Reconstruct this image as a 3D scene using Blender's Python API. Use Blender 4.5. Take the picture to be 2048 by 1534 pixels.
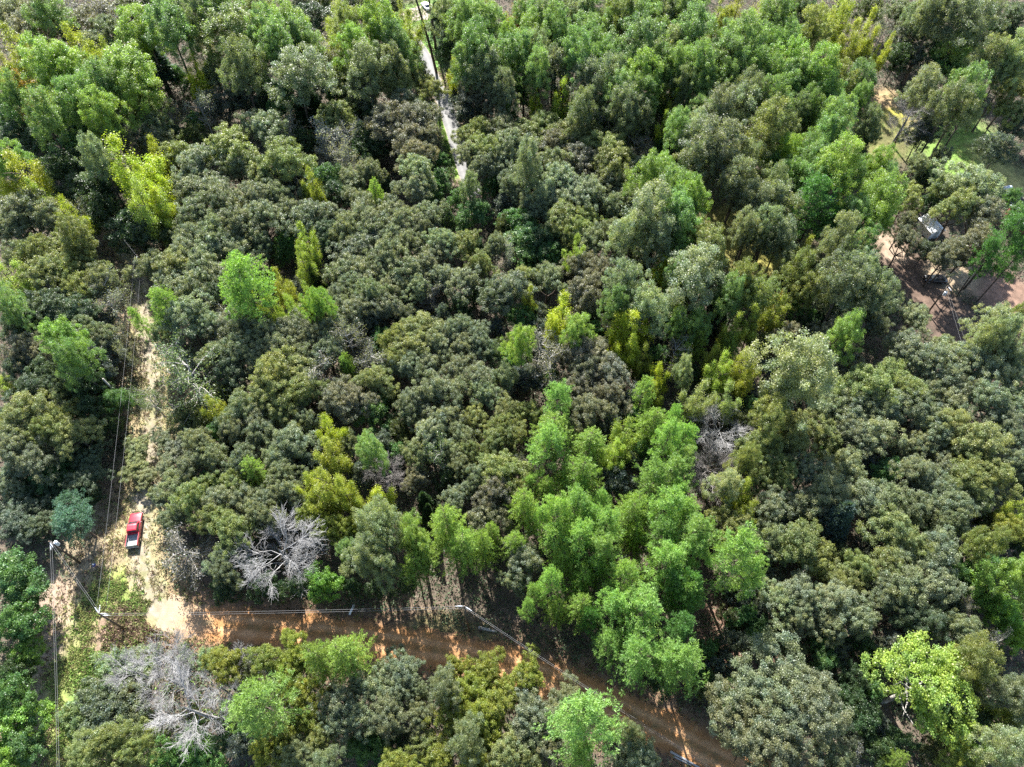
import bpy, bmesh, math, random
import numpy as np
from mathutils import Vector, Matrix

S = bpy.context.scene
for o in list(S.objects):
    bpy.data.objects.remove(o)
C = S.collection

# ------------------------------------------------------------------ camera
H = 110.0                      # height of the drone above the ground, metres
PITCH = math.radians(56.0)
FOC = 1420.0                   # focal length in photograph pixels (2048 wide)
cam_d = bpy.data.cameras.new('camera'); cam = bpy.data.objects.new('camera', cam_d); C.objects.link(cam)
cam.location = (0, 0, H); cam.rotation_euler = (math.pi/2 - PITCH, 0, 0)
cam_d.sensor_width = 36.0; cam_d.lens = 36.0*FOC/2048.0
cam_d.clip_start = 1.0; cam_d.clip_end = 5000.0
S.camera = cam

# ------------------------------------------------------------------ light
SUN_EL = math.radians(41.0)
SUN_AZ = math.radians(-14.0)   # measured from +Y towards +X
sun_dir = Vector((math.sin(SUN_AZ)*math.cos(SUN_EL), math.cos(SUN_AZ)*math.cos(SUN_EL), math.sin(SUN_EL)))
W = bpy.data.worlds.new('World'); S.world = W; W.use_nodes = True
nt = W.node_tree; nt.nodes.clear()
sky = nt.nodes.new('ShaderNodeTexSky'); sky.sky_type = 'NISHITA'; sky.sun_disc = False
sky.sun_elevation = SUN_EL; sky.sun_rotation = SUN_AZ
bg = nt.nodes.new('ShaderNodeBackground'); bg.inputs['Strength'].default_value = 0.09
wo = nt.nodes.new('ShaderNodeOutputWorld')
nt.links.new(sky.outputs[0], bg.inputs[0]); nt.links.new(bg.outputs[0], wo.inputs[0])
sl = bpy.data.lights.new('sun', 'SUN'); sl.energy = 5.0; sl.angle = math.radians(0.5); sl.color = (1.0, 0.975, 0.93)
so = bpy.data.objects.new('sun', sl); C.objects.link(so)
so.rotation_euler = sun_dir.to_track_quat('Z', 'Y').to_euler(); so.location = sun_dir*300
S.view_settings.view_transform = 'Standard'; S.view_settings.look = 'None'
S.view_settings.exposure = 1.98; S.view_settings.gamma = 1.0
S.cycles.max_bounces = 5; S.cycles.diffuse_bounces = 3; S.cycles.glossy_bounces = 2
S.cycles.transmission_bounces = 3; S.cycles.transparent_max_bounces = 4
S.cycles.sample_clamp_indirect = 4.0
S.cycles.use_denoising = False

# ------------------------------------------------------------------ picking points off the photograph
SP, CP = math.sin(PITCH), math.cos(PITCH)
def ray(px, py):
    X = (px-1024.0)/FOC; V = (py-767.0)/FOC
    return np.array([X, CP - V*SP, -SP - V*CP])
def at(px, py, z=0.0):
    d = ray(px, py); t = (H-z)/-d[2]
    return np.array([d[0]*t, d[1]*t, z])
def depth(p):
    return p[1]*CP + (H-p[2])*SP
def proj(p):
    t = depth(p); v = (-p[1]*SP + (H-p[2])*CP)
    return np.array([1024+FOC*p[0]/t, 767+FOC*v/t])

# ------------------------------------------------------------------ materials
def newmat(name):
    m = bpy.data.materials.new(name); m.use_nodes = True
    n = m.node_tree; n.nodes.clear()
    out = n.nodes.new('ShaderNodeOutputMaterial')
    return m, n, out
def N(n, t, **kw):
    x = n.nodes.new(t)
    for k, v in kw.items(): setattr(x, k, v)
    return x
def leaf_material(name, rough=0.42, spec=0.5, trans=0.32, varname='tone'):
    m, n, out = newmat(name)
    oi = N(n, 'ShaderNodeObjectInfo'); at_ = N(n, 'ShaderNodeAttribute'); at_.attribute_name = varname
    mul = N(n, 'ShaderNodeMix', data_type='RGBA', blend_type='MULTIPLY'); mul.inputs[0].default_value = 1.0
    n.links.new(oi.outputs['Color'], mul.inputs[6]); n.links.new(at_.outputs['Color'], mul.inputs[7])
    p = N(n, 'ShaderNodeBsdfPrincipled'); p.inputs['Roughness'].default_value = rough
    p.inputs['Specular IOR Level'].default_value = spec
    n.links.new(mul.outputs[2], p.inputs['Base Color'])
    tint = N(n, 'ShaderNodeMix', data_type='RGBA', blend_type='MULTIPLY'); tint.inputs[0].default_value = 1.0
    tint.inputs[7].default_value = (1.4, 1.5, 0.6, 1)
    n.links.new(mul.outputs[2], tint.inputs[6])
    tr = N(n, 'ShaderNodeBsdfTranslucent'); n.links.new(tint.outputs[2], tr.inputs['Color'])
    mx = N(n, 'ShaderNodeMixShader'); mx.inputs[0].default_value = trans
    n.links.new(p.outputs[0], mx.inputs[1]); n.links.new(tr.outputs[0], mx.inputs[2])
    n.links.new(mx.outputs[0], out.inputs[0])
    return m
def simple_material(name, col, rough=0.8, spec=0.3, metal=0.0, noise=0.25, scale=3.0, coat=0.0):
    m, n, out = newmat(name)
    tc = N(n, 'ShaderNodeTexCoord'); no = N(n, 'ShaderNodeTexNoise'); no.inputs['Scale'].default_value = scale
    no.inputs['Detail'].default_value = 6.0
    n.links.new(tc.outputs['Object'], no.inputs['Vector'])
    rp = N(n, 'ShaderNodeValToRGB')
    rp.color_ramp.elements[0].position = 0.3; rp.color_ramp.elements[1].position = 0.7
    rp.color_ramp.elements[0].color = tuple(c*(1-noise) for c in col)+(1,)
    rp.color_ramp.elements[1].color = tuple(min(1, c*(1+noise)) for c in col)+(1,)
    n.links.new(no.outputs[0], rp.inputs[0])
    p = N(n, 'ShaderNodeBsdfPrincipled'); p.inputs['Roughness'].default_value = rough
    p.inputs['Specular IOR Level'].default_value = spec; p.inputs['Metallic'].default_value = metal
    p.inputs['Coat Weight'].default_value = coat; p.inputs['Coat Roughness'].default_value = 0.06
    n.links.new(rp.outputs[0], p.inputs['Base Color']); n.links.new(p.outputs[0], out.inputs[0])
    return m
def attr_material(name, attr='col', rough=0.9, spec=0.15, fine=6.0, coarse=0.8, amount=0.35, bump=0.0, trans=0.0):
    """base colour stored on the mesh, broken up by two scales of noise"""
    m, n, out = newmat(name)
    a = N(n, 'ShaderNodeAttribute'); a.attribute_name = attr
    tc = N(n, 'ShaderNodeTexCoord')
    n1 = N(n, 'ShaderNodeTexNoise'); n1.inputs['Scale'].default_value = fine; n1.inputs['Detail'].default_value = 8.0; n1.inputs['Roughness'].default_value = 0.75
    n2 = N(n, 'ShaderNodeTexNoise'); n2.inputs['Scale'].default_value = coarse; n2.inputs['Detail'].default_value = 6.0
    n.links.new(tc.outputs['Object'], n1.inputs['Vector']); n.links.new(tc.outputs['Object'], n2.inputs['Vector'])
    ad = N(n, 'ShaderNodeMath', operation='ADD'); n.links.new(n1.outputs[0], ad.inputs[0]); n.links.new(n2.outputs[0], ad.inputs[1])
    mr = N(n, 'ShaderNodeMapRange'); mr.inputs['From Min'].default_value = 0.65; mr.inputs['From Max'].default_value = 1.35
    mr.inputs['To Min'].default_value = 1-amount; mr.inputs['To Max'].default_value = 1+amount
    n.links.new(ad.outputs[0], mr.inputs[0])
    mul = N(n, 'ShaderNodeVectorMath', operation='SCALE'); n.links.new(a.outputs['Color'], mul.inputs[0]); n.links.new(mr.outputs[0], mul.inputs['Scale'])
    p = N(n, 'ShaderNodeBsdfPrincipled'); p.inputs['Roughness'].default_value = rough; p.inputs['Specular IOR Level'].default_value = spec
    n.links.new(mul.outputs[0], p.inputs['Base Color'])
    if bump:
        b = N(n, 'ShaderNodeBump'); b.inputs['Strength'].default_value = bump; b.inputs['Distance'].default_value = 0.2
        n.links.new(n1.outputs[0], b.inputs['Height']); n.links.new(b.outputs[0], p.inputs['Normal'])
    if trans:
        tr = N(n, 'ShaderNodeBsdfTranslucent'); n.links.new(mul.outputs[0], tr.inputs['Color'])
        mx = N(n, 'ShaderNodeMixShader'); mx.inputs[0].default_value = trans
        n.links.new(p.outputs[0], mx.inputs[1]); n.links.new(tr.outputs[0], mx.inputs[2]); n.links.new(mx.outputs[0], out.inputs[0])
    else:
        n.links.new(p.outputs[0], out.inputs[0])
    return m

M_BROAD = leaf_material('broad_leaves', 0.43, 0.44, 0.40)
M_SOFT = leaf_material('soft_leaves', 0.44, 0.48, 0.48)
M_NEEDLE = leaf_material('needles', 0.5, 0.4, 0.42)
M_BARK = simple_material('bark', (0.085, 0.068, 0.055), 0.95, 0.1, noise=0.4, scale=2.0)
M_PALEBARK = simple_material('pale_bark', (0.30, 0.28, 0.25), 0.9, 0.15, noise=0.35, scale=2.0)
M_DEAD = simple_material('bleached_wood', (0.31, 0.30, 0.29), 0.85, 0.2, noise=0.25, scale=1.5)
M_DEADBROWN = simple_material('brown_dead_wood', (0.24, 0.22, 0.205), 0.9, 0.15, noise=0.3, scale=1.5)

# ------------------------------------------------------------------ mesh helpers
def link(name, me, mat=None, parent=None):
    o = bpy.data.objects.new(name, me); C.objects.link(o)
    if mat is not None and me is not None and len(me.materials) == 0:
        for m in (mat if isinstance(mat, (list, tuple)) else [mat]): me.materials.append(m)
    if parent is not None: o.parent = parent
    return o
def tag(o, label=None, cat=None, group=None, kind=None):
    if label: o['label'] = label
    if cat: o['category'] = cat
    if group: o['group'] = group
    if kind: o['kind'] = kind
    return o
def thing(name, label, cat, loc=(0, 0, 0), rz=0.0, group=None):
    o = bpy.data.objects.new(name, None); C.objects.link(o); o.empty_display_size = 0.3
    o.location = loc; o.rotation_euler = (0, 0, rz)
    return tag(o, label, cat, group)
def quad_mesh(name, V, cols=None, attr='tone'):
    """V: (n,4,3) quads, cols (n,3) face colours"""
    n = len(V); me = bpy.data.meshes.new(name)
    me.vertices.add(n*4); me.loops.add(n*4); me.polygons.add(n)
    me.vertices.foreach_set('co', np.ascontiguousarray(V, dtype=np.float32).ravel())
    me.loops.foreach_set('vertex_index', np.arange(n*4, dtype=np.int32))
    me.polygons.foreach_set('loop_start', np.arange(0, n*4, 4, dtype=np.int32))
    me.update(calc_edges=True)
    if cols is not None:
        a = me.attributes.new(attr, 'FLOAT_COLOR', 'FACE')
        c4 = np.ones((n, 4), dtype=np.float32); c4[:, :3] = cols
        a.data.foreach_set('color', c4.ravel())
    return me
def unit(v):
    return v/np.maximum(np.linalg.norm(v, axis=-1, keepdims=True), 1e-6)
def leaves(rng, P, Nrm, size, aspect=0.6, bend=0.0):
    n = len(P); Nrm = unit(Nrm)
    a = unit(np.cross(Nrm, unit(rng.normal(size=(n, 3)))))
    b = np.cross(Nrm, a)
    s = (np.asarray(size)*rng.uniform(0.7, 1.3, n))[:, None]
    V = np.stack([P-a*s*.5, P+b*s*.5*aspect+Nrm*s*bend, P+a*s*.5, P-b*s*.5*aspect+Nrm*s*bend], axis=1)
    return V
class Tubes:
    """tapered tubes gathered into one mesh"""
    def __init__(s): s.v = []; s.f = []; s.n = 0
    def add(s, pts, rads, k=6, cap=True):
        pts = [np.asarray(p, float) for p in pts]; m = len(pts)
        ring0 = s.n
        for i, p in enumerate(pts):
            d = pts[min(i+1, m-1)]-pts[max(i-1, 0)]; d = d/max(np.linalg.norm(d), 1e-6)
            u = np.cross(d, (0.31, 0.2, 0.93) if abs(d[2]) < .9 else (1, 0.1, 0)); u /= np.linalg.norm(u); w = np.cross(d, u)
            for j in range(k):
                t = 2*math.pi*j/k
                s.v.append(p+(u*math.cos(t)+w*math.sin(t))*rads[i])
        for i in range(m-1):
            for j in range(k):
                a = ring0+i*k+j; b = ring0+i*k+(j+1) % k
                s.f.append((a, b, b+k, a+k))
        if cap:
            s.f.append(tuple(ring0+(m-1)*k+j for j in range(k))); s.f.append(tuple(ring0+j for j in reversed(range(k))))
        s.n += m*k
        return s
    def mesh(s, name, smooth=True):
        me = bpy.data.meshes.new(name); me.from_pydata([tuple(map(float, v)) for v in s.v], [], s.f); me.update()
        if smooth: me.polygons.foreach_set('use_smooth', [True]*len(me.polygons))
        return me
class BM:
    """boxes, prisms and lofts gathered into one mesh"""
    def __init__(s): s.b = bmesh.new()
    def box(s, x0, x1, y0, y1, z0, z1, bev=0.0, mi=0):
        r = bmesh.ops.create_cube(s.b, size=1.0)
        for v in r['verts']:
            v.co = Vector(((x0+x1)/2+v.co.x*(x1-x0), (y0+y1)/2+v.co.y*(y1-y0), (z0+z1)/2+v.co.z*(z1-z0)))
        fs = {f for v in r['verts'] for f in v.link_faces}
        for f in fs: f.material_index = mi
        if bev:
            es = {e for v in r['verts'] for e in v.link_edges}
            bmesh.ops.bevel(s.b, geom=list(es), offset=bev, segments=2, profile=.5, affect='EDGES')
        return s
    def loft(s, rings, closed=True, caps=True):
        R = [[s.b.verts.new(p) for p in r] for r in rings]; k = len(R[0])
        for i in range(len(R)-1):
            for j in range(k if closed else k-1):
                s.b.faces.new((R[i][j], R[i][(j+1) % k], R[i+1][(j+1) % k], R[i+1][j]))
        if caps:
            s.b.faces.new(list(reversed(R[0]))); s.b.faces.new(R[-1])
        return s
    def cyl(s, c, axis, r, L, k=16, r2=None):
        a = Vector(axis).normalized(); q = a.to_track_quat('Z', 'Y').to_matrix().to_4x4()
        bmesh.ops.create_cone(s.b, cap_ends=True, segments=k, radius1=r, radius2=r if r2 is None else r2, depth=L, matrix=Matrix.Translation(Vector(c)) @ q)
        return s
    def ball(s, c, rx, ry, rz, u=14, v=9):
        bmesh.ops.create_uvsphere(s.b, u_segments=u, v_segments=v, radius=1.0, matrix=Matrix.Translation(Vector(c)) @ Matrix.Diagonal((rx, ry, rz, 1)))
        return s
    def face(s, pts):
        s.b.faces.new([s.b.verts.new(p) for p in pts]); return s
    def mesh(s, name, smooth=False):
        bmesh.ops.recalc_face_normals(s.b, faces=s.b.faces)
        me = bpy.data.meshes.new(name); s.b.to_mesh(me); s.b.free()
        if smooth: me.polygons.foreach_set('use_smooth', [True]*len(me.polygons))
        return me
    def obj(s, name, mat, parent=None, smooth=False):
        return link(name, s.mesh(name, smooth), mat, parent)

# ------------------------------------------------------------------ ground, road, tracks
def vnoise(x, y, f, seed):
    r = np.random.default_rng(seed); T = r.random((64, 64))
    X = x*f; Y = y*f; i = np.floor(X).astype(int); j = np.floor(Y).astype(int); u = X-i; v = Y-j
    u = u*u*(3-2*u); v = v*v*(3-2*v)
    g = lambda a, b: T[a % 64, b % 64]
    return (g(i, j)*(1-u)+g(i+1, j)*u)*(1-v)+(g(i, j+1)*(1-u)+g(i+1, j+1)*u)*v
def fnoise(x, y, f, seed): return .5*vnoise(x, y, f, seed)+.3*vnoise(x, y, f*2.3, seed+1)+.2*vnoise(x, y, f*5.1, seed+2)
def seg_dist(x, y, pts):
    d = np.full(np.shape(x), 1e9); s = np.zeros(np.shape(x))
    for (ax, ay), (bx, by) in zip(pts[:-1], pts[1:]):
        L2 = (bx-ax)**2+(by-ay)**2+1e-9
        t = np.clip(((x-ax)*(bx-ax)+(y-ay)*(by-ay))/L2, 0, 1)
        d = np.minimum(d, np.hypot(x-ax-t*(bx-ax), y-ay-t*(by-ay)))
    return d
def gpts(px): return [tuple(at(a, b)[:2]) for a, b in px]
ROAD_RED = gpts([(322, 1228), (400, 1243), (520, 1256), (640, 1268), (760, 1283), (870, 1300), (980, 1322), (1080, 1350), (1180, 1393), (1290, 1445), (1400, 1498), (1500, 1552), (1640, 1640)])
TRACK = gpts([(330, 1236), (303, 1190), (284, 1130), (281, 1060), (287, 1000), (300, 900), (309, 800), (300, 740), (288, 680), (283, 620), (272, 560), (250, 505), (222, 455), (190, 400)])
PAVED = gpts([(806, 62), (828, 84), (846, 110), (858, 140), (872, 172), (890, 208), (905, 255), (921, 310), (940, 365), (952, 392)])
DRIVE = gpts([(800, 44), (826, 30), (852, 24), (880, 20), (915, 16)])
YARDROAD = gpts([(1745, 455), (1800, 510), (1850, 585), (1900, 640), (1960, 720), (2030, 800)])
CORR = gpts([(236, 1010), (215, 1120), (190, 1215), (140, 1320), (110, 1430), (85, 1560)])
CORR2 = gpts([(225, 450), (262, 560), (276, 680), (262, 820), (246, 960), (236, 1010)])
def ss(d, hw, soft): return np.clip((hw+soft-d)/(2*soft), 0, 1)
PAINT = [  # px polyline, half width m, softness m, colour, strength
    (CORR, 8.5, 2.0, (0.25, 0.20, 0.13), 0.9), (CORR2, 3.6, 1.5, (0.20, 0.15, 0.10), 0.85),
    (TRACK[:9], 4.5, 1.5, (0.30, 0.24, 0.13), 0.9),
    (gpts([(235, 1172), (205, 1200), (165, 1260), (150, 1330), (140, 1440), (140, 1540)]), 3.2, 1.3, (0.24, 0.28, 0.08), 0.95),
    (gpts([(232, 1180), (262, 1200), (300, 1238)]), 1.8, 1.0, (0.17, 0.24, 0.05), 0.95),
    (gpts([(190, 1330), (170, 1380), (150, 1450)]), 2.2, 1.0, (0.12, 0.22, 0.05), 0.9),
    (gpts([(225, 1262), (280, 1255), (310, 1270)]), 3.6, 1.4, (0.24, 0.155, 0.12), 0.95),
    (gpts([(90, 1180), (110, 1230), (110, 1290)]), 3.0, 1.5, (0.27, 0.20, 0.15), 0.8),
    (ROAD_RED, 4.6, 2.2, (0.20, 0.125, 0.075), 0.9),
    (gpts([(840, 1275), (900, 1268), (960, 1290)]), 2.5, 1.5, (0.16, 0.16, 0.06), 0.7),
    (PAVED, 4.2, 1.2, (0.22, 0.17, 0.12), 0.9),
    (gpts([(884, 225), (893, 265), (905, 310), (912, 350)]), 1.4, 0.8, (0.16, 0.27, 0.04), 0.95),
    (gpts([(858, 78), (866, 105), (872, 128)]), 3.0, 1.0, (0.12, 0.24, 0.05), 0.9),
    (DRIVE, 6.5, 2.5, (0.14, 0.25, 0.05), 0.8),
    (YARDROAD, 5.0, 2.0, (0.115, 0.078, 0.058), 0.95),  # drive earth darkened, deep yard shade put into the colour
    (gpts([(1775, 200), (1815, 225), (1830, 240)]), 5.0, 2.0, (0.30, 0.22, 0.11), 0.95),
    (gpts([(1735, 215), (1765, 232)]), 5.0, 2.0, (0.17, 0.11, 0.07), 0.9),
    (gpts([(1780, 228), (1800, 236)]), 2.2, 1.0, (0.34, 0.30, 0.04), 0.9),
    (gpts([(1740, 300), (1775, 265)]), 8.0, 3.0, (0.13, 0.13, 0.045), 0.9),  # grass colour darkened to carry the shade here
    (gpts([(1920, 265), (1905, 330), (1960, 340)]), 8.0, 3.0, (0.15, 0.24, 0.05), 0.95),
    (gpts([(1970, 300), (2010, 350), (2060, 390)]), 4.0, 2.0, (0.26, 0.24, 0.09), 0.9),
    (gpts([(1470, 470), (1540, 510)]), 9.0, 3.0, (0.22, 0.20, 0.05), 0.8),
    (gpts([(1900, 545), (1930, 560)]), 4.5, 1.5, (0.30, 0.23, 0.15), 0.9),  # sunlit spot painted as a paler patch
    (gpts([(1775, 480), (1785, 500)]), 3.0, 1.5, (0.28, 0.21, 0.15), 0.9),  # small pool of sun on the drive, painted pale
    (gpts([(2020, 600), (2060, 620)]), 7.0, 2.0, (0.20, 0.125, 0.09), 0.9),
    (gpts([(1460, 1290), (1500, 1300)]), 7.0, 3.0, (0.20, 0.12, 0.085), 0.8),
]
def ground_colour(x, y):
    n = fnoise(x, y, .35, 11)[:, None]; n2 = fnoise(x, y, .06, 31)[:, None]
    col = np.array([0.095, 0.075, 0.056])*(0.7+.6*n) * (0.85+.3*n2)
    jit = (fnoise(x, y, .45, 51)-.5)*4.0
    for pts, hw, soft, c, st in PAINT:
        w = (ss(seg_dist(x, y, pts)+jit*min(1, hw/4), hw, soft)*st)[:, None]
        w = w*(0.65+.7*(n-.5)+.35) ; w = np.clip(w, 0, 1)
        col = col*(1-w)+np.array(c)*(.75+.5*n)*w
    return col
def build_ground():
    xs = np.concatenate([[-2600, -1200, -600, -380], np.arange(-260, 261, 1.0), [380, 600, 1200, 2600]])
    ys = np.concatenate([[-2600, -900, -300, -120], np.arange(-30, 300, 1.0), [420, 700, 1300, 2600]])
    X, Y = np.meshgrid(xs, ys, indexing='ij'); x = X.ravel(); y = Y.ravel()
    nx, ny = len(xs), len(ys)
    me = bpy.data.meshes.new('ground')
    co = np.stack([x, y, np.zeros_like(x)], 1)
    I, J = np.meshgrid(np.arange(nx-1), np.arange(ny-1), indexing='ij'); a = (I*ny+J).ravel()
    F = np.stack([a, a+ny, a+ny+1, a+1], 1)
    me.vertices.add(len(co)); me.loops.add(F.size); me.polygons.add(len(F))
    me.vertices.foreach_set('co', co.astype(np.float32).ravel()); me.loops.foreach_set('vertex_index', F.astype(np.int32).ravel())
    me.polygons.foreach_set('loop_start', np.arange(0, F.size, 4, dtype=np.int32)); me.update(calc_edges=True)
    at_ = me.attributes.new('col', 'FLOAT_COLOR', 'POINT'); c4 = np.ones((len(co), 4), np.float32); c4[:, :3] = ground_colour(x, y)
    at_.data.foreach_set('color', c4.ravel())
    return tag(link('ground', me, attr_material('forest_floor', fine=4.0, coarse=.7, amount=.55, bump=.6)), kind='structure')
build_ground()

def resample(pts, step):
    out = []; 
    P = [np.array(p) for p in pts]
    # Catmull-Rom through the points
    for i in range(len(P)-1):
        p0 = P[max(i-1, 0)]; p1 = P[i]; p2 = P[i+1]; p3 = P[min(i+2, len(P)-1)]
        m = max(2, int(np.linalg.norm(p2-p1)/step))
        for k in range(m):
            t = k/m
            out.append(.5*((2*p1)+(-p0+p2)*t+(2*p0-5*p1+4*p2-p3)*t*t+(-p0+3*p1-3*p2+p3)*t**3))
    out.append(P[-1]); return np.array(out)
def ribbon(name, pts, hw, colfun, jitter, z, mat, seed, ncross=14):
    P = resample(pts, .35); n = len(P); d = np.gradient(P, axis=0); d = unit(d); nr = np.stack([-d[:, 1], d[:, 0]], 1)
    s = np.arange(n)*.35; rng = np.random.default_rng(seed)
    def edge(k): return hw(s/s[-1])+jitter*((fnoise(s, s*0+k, .35, seed+k)-.5)*2.4+(rng.random(n)-.5)*.5)
    L = edge(3); R = edge(9); u = np.linspace(-1, 1, ncross)
    U = np.where(u[None, :] < 0, u[None, :]*L[:, None], u[None, :]*R[:, None])
    XY = P[:, None, :]+nr[:, None, :]*U[:, :, None]
    co = np.concatenate([XY, np.full((n, ncross, 1), z)], 2).reshape(-1, 3)
    I, J = np.meshgrid(np.arange(n-1), np.arange(ncross-1), indexing='ij'); a = (I*ncross+J).ravel()
    F = np.stack([a, a+ncross, a+ncross+1, a+1], 1)
    me = bpy.data.meshes.new(name); me.from_pydata(co.tolist(), [], F.tolist()); me.update()
    c = colfun(co[:, 0], co[:, 1], U.ravel(), np.repeat(s, ncross), np.tile(np.abs(u), n))
    a_ = me.attributes.new('col', 'FLOAT_COLOR', 'POINT'); c4 = np.ones((len(co), 4), np.float32); c4[:, :3] = c
    a_.data.foreach_set('color', c4.ravel())
    return tag(link(name, me, mat), kind='structure')
M_DIRT = attr_material('dirt', fine=5.0, coarse=.8, amount=.3, bump=.5)
def mixc(a, b, w): return np.array(a)*(1-w[:, None])+np.array(b)*w[:, None]
def red_col(x, y, u, s, e):
    n = fnoise(x, y, .5, 71); ruts = np.exp(-((np.abs(u)-.95)/.38)**2)
    c = mixc((0.40, 0.205, 0.085), (0.50, 0.29, 0.14), np.clip(ruts*.9+(n-.5), 0, 1))
    return mixc(c, (0.23, 0.13, 0.07), np.clip((e-.6)*2.6+(n-.5)*1.2, 0, 1)) if True else c
def sand_col(x, y, u, s, e):
    n = fnoise(x, y, .5, 81); n3 = fnoise(x, y, 1.4, 82); ruts = np.exp(-((np.abs(u)-.9)/.45)**2)
    c = mixc((0.235, 0.20, 0.14), (0.32, 0.27, 0.205), np.clip(ruts+(n-.5)*1.6, 0, 1))
    c = c*(1-np.clip((n3-.45)*3.5, 0, .75))[:, None]+np.array((0.17, 0.17, 0.075))*np.clip((n3-.45)*3.5, 0, .75)[:, None]
    w = np.clip((e-.55)*2.4+(n-.5)*1.5, 0, 1); return mixc2(c, (0.27, 0.23, 0.12), w)
def mixc2(c, b, w): return c*(1-w[:, None])+np.array(b)*w[:, None]
def red_col(x, y, u, s, e):
    n = fnoise(x, y, .5, 71); ruts = np.exp(-((np.abs(u)-.95)/.34)**2); fine = vnoise(x, y, 2.2, 75)
    c = mixc((0.34, 0.165, 0.065), (0.50, 0.29, 0.15), np.clip(ruts*1.0+(n-.5)*1.2+(fine-.5)*.5, 0, 1))
    mid = np.clip(np.exp(-(u/.35)**2)*(n+fine-.75)*1.6, 0, .8); c = mixc2(c, (0.17, 0.13, 0.06), mid)
    c = mixc2(c, (0.19, 0.115, 0.065), np.clip((e-.58)*2.4+(fnoise(x, y, .5, 72)-.5)*1.4, 0, 1))
    return mixc2(c, (0.31, 0.24, 0.16), np.clip((9-s)/7+(n-.5)*.8, 0, 1))
def pave_col(x, y, u, s, e):
    n = fnoise(x, y, .5, 91); c = mixc((0.155, 0.152, 0.146), (0.21, 0.205, 0.197), np.clip(np.exp(-((np.abs(u)-.8)/.4)**2)+(n-.5), 0, 1))
    return mixc2(c, (0.27, 0.23, 0.18), np.clip((e-.86)*6+(n-.5), 0, 1))
ribbon('dirt_road', ROAD_RED, lambda t: 3.0+0*t, red_col, .7, .012, M_DIRT, 5)
ribbon('dirt_track', TRACK, lambda t: 2.5-.9*np.clip((t-.55)*3, 0, 1), sand_col, .6, .008, M_DIRT, 6)
ribbon('paved_road', PAVED, lambda t: 1.95+0*t, pave_col, .12, .02, attr_material('asphalt', fine=8, coarse=1.2, amount=.15, rough=.8), 7)
ribbon('gravel_driveway', DRIVE, lambda t: 2.6+1.4*np.sin(t*3.1), lambda x, y, u, s, e: mixc((0.29, 0.235, 0.195), (0.35, 0.29, 0.245), np.clip(fnoise(x, y, .6, 95), 0, 1)), .5, .024, M_DIRT, 8)

# ------------------------------------------------------------------ tree builders (each returns trunk mesh, crown mesh at a canonical size)
def tones(rng, n, lobe, lum=.24, hue=.13, lobelum=.20):
    nl = lobe.max()+1
    L = (1+rng.uniform(-lobelum, lobelum, nl))[lobe]*(1+rng.uniform(-lum, lum, n))
    hL = rng.uniform(-hue, hue, nl)[lobe]+rng.uniform(-hue, hue, n)*.6
    return np.stack([L*(1+hL*1.0), L*(1+hL*.35), L*(1-hL*1.2)], 1)
def limbs(rng, T, top, R, z0, z1, n, r0, k=5):
    for i in range(n):
        a = rng.uniform(0, 2*math.pi); z = rng.uniform(z0, z1); p = np.array([0, 0, z]); L = R*rng.uniform(.55, .85)
        e = p+np.array([math.cos(a)*L, math.sin(a)*L, L*rng.uniform(.45, .9)]); m = (p+e)/2+rng.normal(size=3)*L*.07
        T.add([p, m, e], [r0*.5, r0*.34, r0*.12], k, False)
def trunk_mesh(rng, name, h, r, R, z0, z1, nl, lean=.02):
    T = Tubes(); j = rng.normal(size=(4, 2))*lean*h
    pts = [np.array([0, 0, -.2]), np.array([j[0, 0]*.3, j[0, 1]*.3, h*.3]), np.array([j[1, 0]*.6, j[1, 1]*.6, h*.6]), np.array([0, 0, h*.93])]
    T.add(pts, [r*1.15, r*.85, r*.6, r*.15], 7, False); limbs(rng, T, h, R, z0, z1, nl, r)
    return T.mesh(name)
def lobed_crown(rng, name, R, zc, up, down, nl, per, lr, leaf, aspect=.62, outward=.55, flat=.8, rag=.25, fill=.25, rnd=.9):
    """leaves on rounded clumps that sit over an uneven dome"""
    d = unit(rng.normal(size=(nl*3, 3))); d = d[d[:, 2] > -.45][:nl]; nl = len(d)
    az = np.arctan2(d[:, 1], d[:, 0]); ph = rng.uniform(0, 6.28, 4)
    wob = 1+rag*(.55*np.sin(2*az+ph[0])+.5*np.sin(3*az+ph[1])+.4*np.sin(5*az+ph[2]))*np.sqrt(1-d[:, 2]**2)
    rad = rng.uniform(.72, 1.02, nl); inner = rng.random(nl) < fill; rad[inner] *= rng.uniform(.3, .75, inner.sum())
    s = np.where(d[:, 2:3] > 0, up, down)
    Cn = np.concatenate([d[:, :2]*(R*rad*wob)[:, None], d[:, 2:3]*s*rad[:, None]], 1); Cn[:, 2] += zc
    lrs = lr*rng.uniform(.65, 1.25, nl)
    lobe = np.repeat(np.arange(nl), per); n = len(lobe)
    q = unit(rng.normal(size=(n, 3))+outward*unit(d*np.array([1, 1, 1.3])+np.array([0, 0, .35]))[lobe])
    rr = lrs[lobe]*np.minimum(np.abs(rng.normal(.80, .23, n)), 1.5)
    P = Cn[lobe]+q*rr[:, None]*np.array([1, 1, flat])+rng.normal(size=(n, 3))*.08
    nrm = unit(q*.4+rng.normal(size=(n, 3))*rnd*.62+np.array([0, 0, .5]))
    V = leaves(rng, P, nrm, leaf, aspect, .06)
    return quad_mesh(name, V, tones(rng, n, lobe))
def oak(seed):
    rng = np.random.default_rng(seed); h = 15; R = 4.6
    return trunk_mesh(rng, 'trunk', h*.85, .26, R, h*.3, h*.6, 7), lobed_crown(rng, 'crown', R-.7, 10.6, 3.5, 2.8, 250, 150, .50, .175, rag=.6, fill=.35), h, R
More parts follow.
